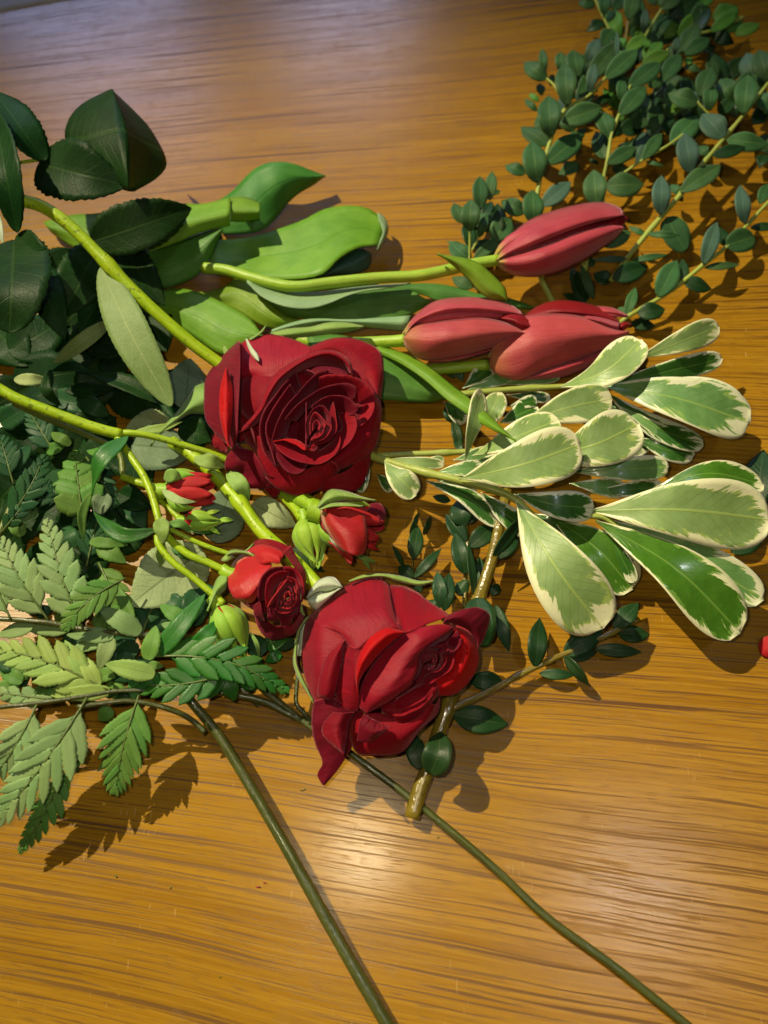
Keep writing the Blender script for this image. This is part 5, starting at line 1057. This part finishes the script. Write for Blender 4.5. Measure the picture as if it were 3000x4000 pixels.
leaves(s3, TS, [
    ((940, 338), (1580, 500), 238, (1.8, 3.0, 2.2), [VAM], dict(bend=-.04, fold=.12)),
    ((1060, 345), (1555, 430), 150, (1.6, 2.3, 2.0), [VAM], dict(bend=-.06)),
    ((930, 348), (1462, 222), 92, (1.6, 2.3, 2.2), [VAD], dict(roll=30)),
    ((1085, 225), (1448, 85), 112, (2.2, 3.2, 3.0), [VAP], dict(roll=20)),
    ((760, 345), (1110, 140), 165, (1.7, 3.2, 3.6), [VAP], dict(bend=.10)),
    ((340, 350), (462, 258), 90, (1.0, 1.2, 1.0), [VAD]), ((360, 356), (560, 290), 60, (1.0, 1.1, 1.0), [VAM]), ((500, 335), (760, 300), 50, (.9, 1.0, .8), [VAM]),
    ((435, 510), (505, 368), 104, (1.2, 1.9, 1.7), [VAP], dict(prof='rnd')),
    ((960, 365), (1380, 600), 112, (1.4, 1.8, 1.3), [VAD], dict(bend=.06)), ((1085, 560), (1340, 640), 96, (1.2, 1.4, 1.0), [VAD], dict(bend=.05)),
    ((1020, 430), (1300, 600), 70, (1.7, 1.8, 1.3), [VAM]), ((530, 380), (720, 392), 50, (.8, .9, .8), [VAD]), ((260, 410), (360, 490), 85, (.7, .8, .6), [VAD]),
    ((980, 400), (1120, 640), 150, (.9, 1.0, .7), [VAD]),
], [VAP], 'ob', n=(26, 11), fold=.06, wave=.06)
s4 = thing('variegated_sprig', W(TS, 1250, 950, 0), 'cream edged sprig spread lowest on the wood, with the glossy dark green leaf', 'foliage sprig', 'cream edged sprigs')
stem(s4, TS, [(700, 880, 1.4), (800, 890, 1.8), (880, 900, 2.2), (950, 908, 2.3), (1010, 950, 2.2)], 30, STV, 'stem', 24)
leaves(s4, TS, [
    ((885, 880), (1668, 918), 300, (2.3, 3.6, 2.9), [VAP], dict(bend=-.03)),
    ((915, 922), (1540, 1405), 262, (2.2, 2.7, 1.6), [VAG], dict(bend=-.06, fold=.12)),
    ((940, 910), (1640, 1262), 178, (2.1, 2.4, 1.6), [VAM], dict(bend=-.03)),
    ((720, 905), (1075, 1218), 205, (1.2, 1.6, .9), [VAG], dict(bend=-.06)),
    ((1160, 785), (1640, 765), 140, (1.8, 2.8, 2.2), [VAG], dict(bend=-.12, roll=-20)),
    ((980, 955), (1150, 1060), 90, (1.2, 1.3, .9), [VAD]), ((950, 930), (1080, 1190), 60, (1.9, 1.7, 1.2), [VAD], dict(roll=40)),
    ((640, 890), (800, 960), 70, (1.2, 1.3, 1.0), [VAD]),
], [VAP], 'ob', n=(26, 11), fold=.06, wave=.06)

# ------------------------------------------------------------------ wet dark twig at the bottom
tw = thing('leafy_twig', W(TY, 700, 800, 0), 'wet brown twig with slanted cut end and small dark glossy leaves beneath the lower rose', 'twig')
stem(tw, TD, [(890, 1768, .55), (905, 1712, .6), (920, 1672, .65), (950, 1577, .8), (973, 1510, .9), (1005, 1400, 1.0), (1037, 1287, 1.1), (1063, 1207, 1.2), (1086, 1105, 1.2), (1095, 1060, 1.1)], 33, STB, 'stem', 25, ns=14, n=60, knots=(.30, .62))
stem(tw, TY, [(440, 1770, 1.0), (540, 1728, .9), (640, 1680, .8), (780, 1606, .7), (960, 1512, .7), (1160, 1422, .7), (1340, 1345, .7), (1500, 1270, .7), (1650, 1190, .7)], 46, STB, 'branch', 34, ns=12, n=50, knots=(.35, .52, .85))
stem(tw, TY, [(520, 1120, .5), (528, 900, .6), (540, 700, .7), (530, 560, .7)], 34, STB, 'branch', 22, ns=10)
stem(tw, TY, [(190, 930, .4), (185, 790, .5), (195, 700, .5)], 14, STB, 'branch', 10, ns=6)
leaves(tw, TY, [
    ((980, 1505), (1010, 1183), 128, (.8, 1.3, .8)), ((1165, 1425), (1420, 1250), 150, (.7, .9, .7)), ((1165, 1430), (1330, 1625), 66, (1.0, 1.2, .8), None, dict(roll=35)), ((1190, 1440), (1380, 1400), 90, (.5, .5, .4)),
    ((1005, 1545), (1245, 1555), 72, (.5, .7, .5)), ((1365, 1385), (1670, 1405), 88, (.6, .8, .6)), ((1485, 1255), (1650, 1085), 120, (.7, 1.0, .8)), ((1515, 1285), (1720, 1290), 115, (.6, .8, .6)),
    ((765, 1600), (535, 1585), 125, (.6, .8, .5)), ((600, 1052), (650, 1375), 205, (1.6, 2.0, 1.3), None, dict(prof='rnd')), ((722, 1100), (808, 1405), 98, (.8, .8, .4)),
    ((525, 590), (470, 425), 145, (1.0, 1.3, 1.0)), ((545, 575), (590, 480), 80, (.7, .8, .6)), ((535, 690), (400, 510), 112, (.8, 1.0, .8)), ((555, 725), (718, 580), 128, (.9, 1.1, .8)),
    ((530, 905), (460, 630), 118, (.9, 1.3, 1.0)), ((590, 1050), (548, 690), 56, (1.1, 1.6, 1.3), None, dict(roll=40)), ((550, 1010), (465, 960), 120, (.6, .7, .5)), ((600, 980), (620, 790), 100, (.6, .7, .5)),
    ((708, 785), (905, 525), 78, (1.8, 2.0, 1.6), None, dict(roll=40)), ((735, 800), (870, 630), 118, (1.2, 1.4, 1.0)), ((700, 1040), (740, 960), 70, (.5, .6, .5)),
    ((190, 805), (220, 585), 104, (.7, 1.0, .8)), ((170, 650), (228, 495), 34, (.6, 1.0, .9), None, dict(roll=40)), ((258, 650), (305, 520), 34, (.6, 1.0, .9), None, dict(roll=40)),
    ((192, 925), (372, 732), 66, (.6, .9, .7)), ((190, 915), (90, 850), 92, (.6, .7, .5)), ((130, 855), (55, 708), 34, (.5, .9, .8), None, dict(roll=30)),
    ((375, 1115), (345, 880), 96, (1.0, 1.4, 1.2)), ((390, 1140), (425, 890), 110, (1.0, 1.4, 1.1)), ((370, 1115), (290, 1070), 60, (.7, .8, .6)), ((200, 930), (240, 1020), 80, (.3, .4, .3)),
    ((590, 560), (600, 470), 90, (.5, .6, .5)), ((430, 425), (315, 395), 60, (.5, .6, .5)),
], [EUD], 'eu', n=(13, 7), fold=.12)
leaves(tw, TR2, [((1275, 985), (1635, 1045), 178, (.8, 1.0, .5)), ((1130, 1368), (1195, 1090), 185, (1.7, 2.2, 1.7), None, dict(prof='ov', fold=.22, bend=.06)), ((1060, 1340), (1010, 1090), 130, (.9, 1.0, .8)), ((1370, 1400), (1230, 1240), 20, .4)][:3], [EUD], 'eu', n=(13, 7), fold=.12)

# ------------------------------------------------------------------ eucalyptus sprigs
EK = dict(n=(12, 7), fold=.10, wm=.95)
def eu(label, origin): return thing('eucalyptus_sprig', W(TD, origin[0], origin[1], 0), label, 'eucalyptus', 'eucalyptus sprigs')
e1 = eu('eucalyptus sprig at the outer edge of the thick clump, nearest the bare wood', (1200, 250))
stem(e1, TE1, [(140, 1440, 1.2), (165, 1245, 1.7), (200, 1080, 2.2), (250, 910, 2.7), (300, 790, 3.0), (350, 700, 3.2), (420, 660, 3.2), (500, 620, 3.2), (600, 510, 3.2), (760, 340, 3.0)], 26, STE, 'stem', 16, knots=(.14, .32, .5, .68), n=40)
stem(e1, TE1, [(300, 600, 2.4), (270, 550, 2.4), (225, 510, 2.4)], 16, STE, 'branch', ns=6)
stem(e1, TE1, [(345, 710, 3.2), (360, 640, 3.4)], 16, STE, 'branch', ns=6)
leaves(e1, TE1, [
    ((165, 1190), (130, 912), 168, (2.0, 2.8, 2.6)), ((215, 1062), (462, 868), 158, (2.2, 2.6, 2.2)), ((90, 1120), (-45, 1070), 92, (1.2, 1.4, 1.2)), ((140, 1450), (135, 1228), 150, (1.4, 2.0, 1.9)),
    ((190, 1335), (382, 1178), 130, (1.4, 1.8, 1.6), [EUB]), ((85, 1380), (-70, 1300), 115, (1.0, 1.2, .9)), ((250, 890), (235, 618), 160, (2.9, 3.7, 3.4)), ((325, 790), (583, 690), 152, (3.0, 3.3, 2.9)),
    ((245, 940), (58, 820), 130, (1.9, 2.0, 1.7)), ((360, 692), (340, 405), 145, (3.4, 4.1, 3.8)), ((497, 612), (540, 408), 76, (3.2, 3.8, 3.6), [EUB]), ((600, 512), (818, 318), 135, (3.2, 3.5, 3.2)),
    ((228, 512), (80, 400), 122, (2.4, 2.7, 2.5)), ((212, 480), (195, 312), 60, (2.5, 3.0, 2.9)), ((195, 620), (180, 540), 62, (1.6, 1.8, 1.6)), ((165, 720), (82, 640), 45, (1.4, 1.6, 1.4)), ((175, 655), (112, 605), 45, (1.4, 1.5, 1.4), [EUY]),
    ((432, 500), (398, 322), 138, (2.6, 3.0, 2.8)), ((320, 470), (315, 335), 85, (2.4, 2.8, 2.6)), ((485, 400), (560, 248), 95, (2.4, 2.9, 2.7), [EUB]), ((480, 540), (700, 255), 140, (2.5, 2.9, 2.6)), ((682, 392), (680, 200), 34, (2.8, 3.2, 3.1), [EUB]),
    ((430, 610), (560, 440), 110, (2.3, 2.5, 2.3)), ((250, 560), (265, 480), 50, (1.8, 2.0, 1.8)), ((330, 960), (480, 830), 90, (1.6, 1.7, 1.5)), ((430, 1060), (300, 1130), 100, (1.0, 1.0, .8)), ((300, 560), (440, 640), 70, (1.8, 1.9, 1.6)), ((330, 880), (420, 960), 70, (1.2, 1.3, 1.0)),
], [EU], 'eu', **EK)
e2 = eu('eucalyptus sprig inside the clump with bare yellow green stem showing', (1310, 330))
stem(e2, TE1, [(590, 1330, 1.0), (592, 1165, 1.6), (620, 1030, 2.2), (640, 890, 2.6), (665, 820, 2.8), (690, 750, 3.0), (760, 570, 3.0), (800, 460, 2.9)], 24, STE, 'stem', 16, knots=(.3, .5, .66), n=36)
stem(e2, TE1, [(700, 1130, .9), (740, 1110, 1.2), (850, 1035, 1.6), (940, 985, 1.8), (1030, 930, 1.9), (1110, 870, 1.9)], 18, STE, 'branch', ns=7)
leaves(e2, TE1, [
    ((640, 888), (570, 716), 135, (2.6, 2.9, 2.6)), ((690, 752), (868, 555), 138, (3.0, 3.4, 3.1)), ((615, 1060), (803, 952), 112, (2.2, 2.4, 2.1)), ((600, 1030), (545, 850), 115, (1.8, 1.9, 1.7)), ((545, 1340), (530, 1098), 158, (1.6, 2.2, 2.1)),
    ((605, 1205), (855, 1190), 178, (1.4, 1.6, 1.2)), ((705, 660), (720, 505), 82, (2.8, 3.2, 3.0)), ((755, 565), (968, 398), 138, (3.0, 3.2, 2.8)), ((965, 535), (1092, 348), 125, (2.6, 2.9, 2.6)), ((840, 415), (1022, 335), 100, (2.8, 3.0, 2.8), [EUY]), ((870, 340), (880, 252), 46, (2.8, 3.2, 3.0), [EUY]),
    ((735, 325), (875, 235), 90, (2.9, 3.1, 2.9), [EUY]), ((690, 250), (745, 310), 70, (2.6, 2.7, 2.5), [EUY]), ((900, 340), (970, 270), 80, (2.4, 2.5, 2.4), [EUY]), ((1110, 352), (1282, 248), 112, (2.2, 2.5, 2.2)), ((1095, 340), (1202, 155), 125, (2.0, 2.3, 2.0)), ((1052, 360), (1075, 238), 52, (2.4, 2.8, 2.7), [EUB]), ((585, 300), (650, 185), 115, (1.8, 2.0, 1.8)),
    ((850, 1035), (972, 862), 92, (1.7, 2.0, 1.8)), ((865, 1045), (985, 1075), 28, (1.4, 1.6, 1.5)), ((1030, 935), (1205, 750), 160, (1.7, 1.9, 1.6)), ((780, 1000), (855, 855), 85, (1.3, 1.4, 1.2), [EUD]), ((800, 830), (905, 680), 160, (1.5, 1.6, 1.3)), ((700, 850), (850, 800), 130, (1.2, 1.2, 1.0), [EUD]),
    ((650, 1080), (740, 1100), 80, (.8, .9, .7)), ((930, 620), (880, 700), 100, (1.2, 1.2, 1.0), [EUD]), ((640, 620), (520, 680), 70, (1.6, 1.7, 1.5), [EUD]), ((880, 560), (960, 500), 120, (1.5, 1.6, 1.4)), ((1000, 500), (1130, 600), 120, (1.2, 1.3, 1.0)), ((850, 700), (980, 600), 110, (1.0, 1.1, .9), [EUD]), ((1120, 420), (1230, 460), 60, (1.6, 1.8, 1.6)), ((1130, 420), (1160, 370), 60, (1.8, 1.9, 1.8), [EUY]), ((1040, 700), (1150, 640), 110, (.8, .9, .7), [EUD]), ((680, 950), (830, 920), 40, (1.2, 1.3, 1.2), [EUD]), ((560, 1060), (500, 1030), 30, (.9, 1, .9), [EUD]),
], [EU], 'eu', **EK)
e3 = eu('eucalyptus sprig at the far end of the clump, with bright young tips', (1480, 60))
stem(e3, TE1, [(735, 300, 2.0), (742, 220, 2.2), (755, 140, 2.4), (790, 20, 2.4), (800, -60, 2.4)], 24, STB, 'stem', 18)
stem(e3, TE1, [(640, 210, 1.6), (600, 130, 1.8), (545, 10, 2.0), (520, -60, 2.0)], 17, STE, 'branch', ns=7)
stem(e3, TE1, [(860, 240, 1.8), (900, 170, 2.0), (970, 55, 2.2), (1010, -20, 2.2)], 16, STE, 'branch', ns=7)
stem(e3, TE1, [(1000, 330, 1.2), (1120, 240, 1.4), (1290, 200, 1.6), (1420, 150, 1.6), (1500, 110, 1.6)], 18, STE, 'branch', ns=7)
leaves(e3, TE1, [
    ((600, 102), (600, -40), 92, (2.0, 2.4, 2.2)), ((592, 135), (478, 205), 92, (1.6, 1.7, 1.4), [EUD]), ((755, 132), (795, -50), 122, (2.5, 2.9, 2.7)), ((535, 15), (430, 15), 90, (1.8, 2.0, 1.8)), ((960, 62), (1085, -40), 112, (2.2, 2.5, 2.3)), ((855, 222), (868, 55), 58, (2.2, 2.8, 2.7), [EUB]), ((900, 205), (960, 110), 90, (1.5, 1.6, 1.4)),
    ((1020, 105), (1215, -20), 160, (1.8, 2.0, 1.7), [EUD]), ((1285, 205), (1468, 75), 96, (1.8, 2.1, 1.9), [EUY]), ((1295, 120), (1462, 40), 135, (1.7, 2.0, 1.8), [EUY]), ((1440, 225), (1605, 150), 98, (1.5, 1.7, 1.5), [EUY]), ((1295, 210), (1440, 280), 100, (1.2, 1.2, .9), [EUD]), ((1380, 210), (1490, 110), 100, (1.2, 1.3, 1.1), [EUY]),
    ((1200, 40), (1300, -20), 80, (1.5, 1.6, 1.4), [EUY]), ((650, 70), (730, -20), 90, (1.2, 1.4, 1.2)), ((940, 30), (880, -40), 70, (1.5, 1.6, 1.5)), ((700, 210), (660, 280), 70, (1.4, 1.5, 1.3)), ((760, 230), (840, 190), 70, (1.4, 1.5, 1.3)), ((1010, 250), (1150, 180), 100, (1.0, 1.1, .9), [EUD]), ((940, 280), (1080, 210), 90, (.9, 1.0, .8), [EUD]), ((1200, 260), (1290, 170), 90, (1.0, 1.1, .9)), ((1150, 240), (1080, 130), 90, (1.0, 1.1, .9), [EUD]), ((1230, 330), (1320, 300), 60, (.6, .7, .6), [EUD]), ((620, 20), (690, 30), 60, (1.2, 1.3, 1.2), [EUD]),
], [EU], 'eu', **EK)
e4 = eu('eucalyptus sprig with the long bare yellow stem running down to the widest tulip', (1420, 440))
stem(e4, TE1, [(640, 1820, 1.0), (700, 1740, 1.1), (760, 1655, 1.2), (870, 1520, 1.5), (980, 1390, 1.7), (1100, 1250, 1.9), (1190, 1120, 2.0), (1280, 1010, 2.1), (1380, 890, 2.2), (1500, 745, 2.2), (1620, 590, 2.2), (1700, 490, 2.2)], 34, STE, 'stem', 22, knots=(.22, .38, .52, .68, .82), n=50)
stem(e4, TE1, [(1290, 760, 1.8), (1250, 715, 2.0), (1200, 660, 2.2)], 16, STE, 'branch', ns=7)
stem(e4, TE2, [(270, 810, .7), (235, 740, .9), (205, 680, 1.1), (180, 620, 1.2)], 42, STE, 'branch', 34)
stem(e4, TE2, [(465, 600, .9), (475, 540, 1.0), (490, 470, 1.1)], 46, STE, 'branch', 40)
leaves(e4, TE1, [
    ((965, 1395), (970, 1135), 130, (1.9, 2.6, 2.5), [EUB]), ((1092, 1245), (1352, 1065), 152, (2.1, 2.4, 2.0)), ((1160, 1125), (1120, 858), 152, (2.2, 2.9, 2.8), [EUB]), ((1378, 895), (1235, 735), 166, (2.3, 2.6, 2.4), [EUB]), ((1390, 905), (1665, 935), 142, (2.2, 2.3, 1.9)), ((1300, 1010), (1515, 950), 92, (2.3, 2.4, 2.2), [EUD]), ((1500, 742), (1530, 482), 152, (2.4, 3.0, 2.8)), ((1600, 620), (1720, 690), 150, (2.1, 2.2, 1.8)),
    ((1000, 1408), (1125, 1628), 182, (1.6, 1.3, .8), None, dict(prof='rnd')), ((878, 1515), (1088, 1525), 48, (1.8, 2.2, 2.0)), ((870, 1522), (755, 1468), 44, (1.4, 1.5, 1.3)), ((1095, 1260), (1030, 1195), 60, (1.4, 1.5, 1.3)), ((1270, 1005), (1215, 945), 74, (1.6, 1.7, 1.5)), ((1080, 1270), (1110, 1305), 40, (.9, .9, .8)),
    ((1205, 665), (1010, 605), 145, (2.2, 2.5, 2.3)), ((1212, 628), (1292, 435), 135, (2.1, 2.5, 2.3)), ((1282, 722), (1290, 545), 104, (2.0, 2.5, 2.3)), ((1340, 740), (1445, 635), 96, (1.5, 1.6, 1.4)), ((1325, 605), (1400, 505), 76, (1.4, 1.6, 1.5), [EUY]), ((1490, 610), (1408, 508), 62, (1.6, 1.7, 1.6), [EUD]), ((1430, 610), (1605, 455), 115, (1.5, 1.7, 1.5)), ((1660, 525), (1600, 320), 135, (2.3, 2.8, 2.6)), ((1180, 800), (1080, 740), 130, (1.0, 1.0, .8), [EUD]), ((1030, 700), (1110, 720), 50, (1.2, 1.2, 1.1), [EUY]), ((1560, 800), (1640, 720), 110, (1.2, 1.3, 1.1), [EUD]), ((1610, 880), (1700, 1000), 130, (1.0, 1.1, .8)), ((1540, 640), (1640, 560), 110, (1.6, 1.7, 1.5)), ((1080, 830), (1230, 860), 120, (.9, 1.0, .8), [EUD]), ((1330, 700), (1400, 720), 60, (1.0, 1.0, .9), [EUD]), ((1640, 1000), (1600, 1090), 90, (.8, .9, .7), [EUD]),
], [EU], 'eu', **EK)
leaves(e4, TE2, [
    ((648, 645), (878, 560), 140, (1.3, 1.5, 1.2), [EUD]), ((775, 525), (1012, 488), 50, (1.4, 1.7, 1.5)), ((745, 515), (515, 520), 46, (1.3, 1.5, 1.3), [EUB]), ((528, 775), (448, 555), 66, (1.1, 1.5, 1.4)), ((470, 800), (420, 590), 130, (.8, .9, .8), [EUD]), ((640, 660), (530, 610), 110, (.7, .8, .7), [EUD]), ((600, 440), (772, 335), 105, (.9, 1.1, .9)), ((410, 700), (392, 570), 60, (.6, .7, .6), [EUD]), ((540, 530), (450, 545), 70, (.5, .6, .5), [EUD]), ((440, 790), (330, 740), 60, (.4, .5, .4), [EUD]),
], [EU], 'eu', **EK)
e5 = eu('eucalyptus sprig lowest at the outer corner, running slantwise just above the cream edged tip', (1560, 560))
stem(e5, TE2, [(690, 940, .6), (750, 890, .9), (850, 830, 1.0), (960, 768, 1.1), (1100, 670, 1.2), (1240, 555, 1.3), (1400, 430, 1.4), (1530, 290, 1.5), (1660, 150, 1.6), (1760, 50, 1.6)], 30, STE, 'stem', 20, knots=(.3, .45, .6, .75), n=44)
leaves(e5, TE2, [
    ((945, 765), (1072, 525), 152, (1.2, 1.7, 1.6)), ((1120, 665), (1105, 515), 72, (1.0, 1.2, 1.1), [EUD]), ((1110, 655), (1295, 712), 112, (1.2, 1.2, .8), [EUD]), ((1240, 555), (1330, 275), 112, (1.5, 2.1, 2.0), [EUB]), ((1248, 572), (1475, 552), 60, (1.3, 1.4, 1.2)), ((1390, 435), (1345, 310), 92, (1.0, 1.2, 1.0), [EUD]), ((1388, 430), (1570, 370), 170, (1.5, 1.5, 1.2), None, dict(prof='rnd')), ((1512, 292), (1480, 35), 108, (1.6, 2.3, 2.2), [EUB]), ((1545, 315), (1720, 300), 66, (1.1, 1.2, 1.0), [EUD]), ((1605, 160), (1660, 30), 84, (1.4, 1.6, 1.5)),
    ((812, 870), (992, 840), 128, (1.0, 1.2, .9), [EUD]), ((745, 880), (800, 700), 76, (.9, 1.2, 1.1)), ((760, 890), (690, 830), 80, (.5, .6, .5)), ((770, 930), (930, 950), 90, (.4, .5, .4), [EUD]),
], [EU], 'eu', **EK)
e6 = eu('short eucalyptus sprig standing apart beside the first tulip bloom base', (1040, 460))
stem(e6, TV, [(552, 850, .7), (552, 700, 1.1), (555, 590, 1.6), (557, 480, 2.2)], 20, STE, 'stem', 15)
stem(e6, TV, [(570, 630, 1.4), (600, 570, 1.7), (625, 510, 1.9)], 15, STE, 'branch', ns=7)
leaves(e6, TV, [
    ((556, 505), (562, 295), 132, (2.2, 2.9, 2.8)), ((625, 365), (622, 145), 112, (2.4, 2.9, 2.8)), ((685, 305), (700, 112), 84, (2.2, 2.6, 2.5)), ((612, 540), (668, 390), 64, (1.9, 2.4, 2.3)), ((505, 450), (455, 320), 98, (1.5, 1.7, 1.6)), ((700, 560), (820, 420), 160, (1.3, 1.6, 1.4)), ((565, 700), (425, 575), 128, (1.1, 1.4, 1.2)), ((580, 685), (765, 540), 80, (1.2, 1.4, 1.2)), ((525, 600), (405, 568), 34, (1.0, 1.2, 1.1)), ((560, 610), (700, 560), 60, (1.3, 1.4, 1.2), [EUD]), ((640, 410), (700, 310), 80, (1.2, 1.3, 1.2), [EUD]), ((690, 260), (755, 240), 40, (1.2, 1.3, 1.2)), ((575, 870), (440, 800), 90, (.8, .9, .7)), ((590, 840), (640, 900), 60, (.4, .5, .4), [EUD]), ((480, 1445), (430, 1370), 110, (.4, .5, .4), [EUD]), ((620, 700), (730, 620), 90, (1.0, 1.1, .9), [EUD]),
], [EU], 'eu', **EK)
e7 = eu('eucalyptus leaves at the edge beside the big pale leaf, mostly hidden under it', (1640, 1010))
stem(e7, TS, [(1560, 930, .4), (1640, 840, .5), (1720, 760, .5)], 24, STE, 'stem')
leaves(e7, TS, [((1600, 860), (1640, 615), 150, (.6, .9, .8), [EUD]), ((1610, 850), (1700, 800), 120, (.5, .6, .5)), ((1500, 1060), (1640, 960), 110, (.4, .5, .4), [EUD])], [EU], 'eu', **EK)
e8 = eu('small dark eucalyptus leaves showing under the middle of the cream edged pile', (1020, 900))
stem(e8, TS, [(300, 560, .4), (310, 480, .5), (330, 420, .5)], 16, STE, 'stem')
leaves(e8, TS, [((330, 610), (300, 480), 50, .4), ((310, 560), (340, 650), 40, .4), ((300, 500), (270, 420), 60, .4), ((300, 230), (340, 320), 70, .4), ((460, 260), (400, 230), 60, .4)], [EUD], 'eu', **EK)

# leaves deeper in the clump
def deeper(o, T, pts, seed, n, z0, z1, mats, w_=(85, 130), dirs=(-110, 170)):
    rnd = random.Random(seed); rows = []
    for i in range(n):
        (x0, y0), (x1, y1), wd = rnd.choice(pts)
        t = rnd.random(); x = x0+(x1-x0)*t+rnd.uniform(-wd, wd); y = y0+(y1-y0)*t+rnd.uniform(-wd, wd)*.6
        a = rnd.uniform(*dirs); ln = rnd.uniform(150, 230)
        ang = math.atan2(-1, a/170); dx, dy = math.cos(ang)*ln*(1 if rnd.random() > .15 else -1), math.sin(ang)*ln*.9
        z = rnd.uniform(z0, z1)
        rows.append(((x, y), (x+dx, y+dy), rnd.uniform(*w_), (z, z+.4, z+rnd.uniform(0, .5)), [rnd.choice(mats)], dict(roll=rnd.uniform(-25, 25), bend=rnd.uniform(-.06, .06))))
    leaves(o, T, rows, [EU], 'eu', **EK)
deeper(e1, TE1, [((240, 900), (520, 400), 110), ((420, 520), (700, 330), 90)], 1, 14, .8, 2.0, [EU, EU, EUD, EUB])
deeper(e2, TE1, [((620, 1000), (780, 500), 110), ((800, 480), (1120, 330), 90), ((850, 800), (1150, 620), 90), ((700, 1050), (900, 900), 70)], 2, 26, .5, 1.8, [EU, EU, EUD, EUY, EUB])
deeper(e3, TE1, [((620, 250), (1000, 60), 90), ((950, 250), (1350, 120), 90), ((760, 300), (1100, 260), 60)], 3, 20, .6, 1.6, [EU, EU, EUD, EUY])
deeper(e4, TE1, [((1080, 860), (1250, 640), 80), ((1350, 760), (1640, 560), 90), ((1540, 850), (1660, 720), 70), ((1250, 560), (1620, 480), 60)], 4, 18, .5, 1.6, [EU, EU, EUD, EUB])
deeper(e6, TV, [((540, 640), (680, 420), 90), ((640, 600), (800, 500), 60)], 6, 8, .5, 1.3, [EU, EUD])
# ------------------------------------------------------------------ loose things
rp = thing('loose_petal', W(TD, 1650, 1398, 0), 'loose bright red rose petal lying alone on the wood at the edge', 'petal')
loft('petal', rp, TD, [(.05, [(1637, 1392), (1640, 1408), (1652, 1421), (1680, 1425)]), (.3, [(1646, 1380), (1653, 1398), (1665, 1408), (1690, 1410)]), (.5, [(1665, 1370), (1680, 1380), (1690, 1390), (1700, 1395)])], [SPR], 8, 12)
def crumb(x, y, s, label, mat, seed, grp='crumbs on the table'):
    rnd = random.Random(seed)
    p = W(TD, x, y, 0); k = s*TD.k*mpp(p)
    vs, fs = [], []
    n = 9
    for lv, (rr, zz) in enumerate(((1, .0004), (.8, .5*k), (.3, .75*k))):
        for i in range(n):
            a = 2*math.pi*i/n; r = k*rr*rnd.uniform(.55, 1.1)*(1+.5*math.cos(2*a+seed))
            vs.append(p+Vector((math.cos(a)*r, math.sin(a)*r*.7, zz*(.7+.3*rnd.random()))))
    for l in range(2):
        for i in range(n): fs.append((l*n+i, l*n+(i+1) % n, (l+1)*n+(i+1) % n, (l+1)*n+i))
    fs.append(tuple(2*n+i for i in range(n))); fs.append(tuple(range(n-1, -1, -1)))
    o = mesh_obj('plant_crumb', vs, fs, mat); tag(o, label, 'crumb', grp)
for i, (x, y, s, l, m) in enumerate((
    (558, 1916, 4, 'tiny dark crumb, larger one of the pair left of the fern stem', BURG), (572, 1907, 3.5, 'tiny dark crumb, smaller one of the pair left of the fern stem', BURG),
    (251, 1893, 3.5, 'tiny dark speck on the wood under the fern shadow tips', STD), (369, 1917, 3, 'tiny dark speck between the fern shadow and the bare stem', STD),
    (700, 1692, 3, 'tiny red crumb touching the drooping petal tip of the lower rose', BURG), (655, 1706, 5, 'brown dry flake on the wood below the drooping petal', STB),
    (945, 1809, 3, 'green flake on the wood just below the cut twig end', STD), (475, 2110, 3, 'tiny dark speck low on the wood left of the longest stem', STD))):
    crumb(x, y, s, l, m, i)
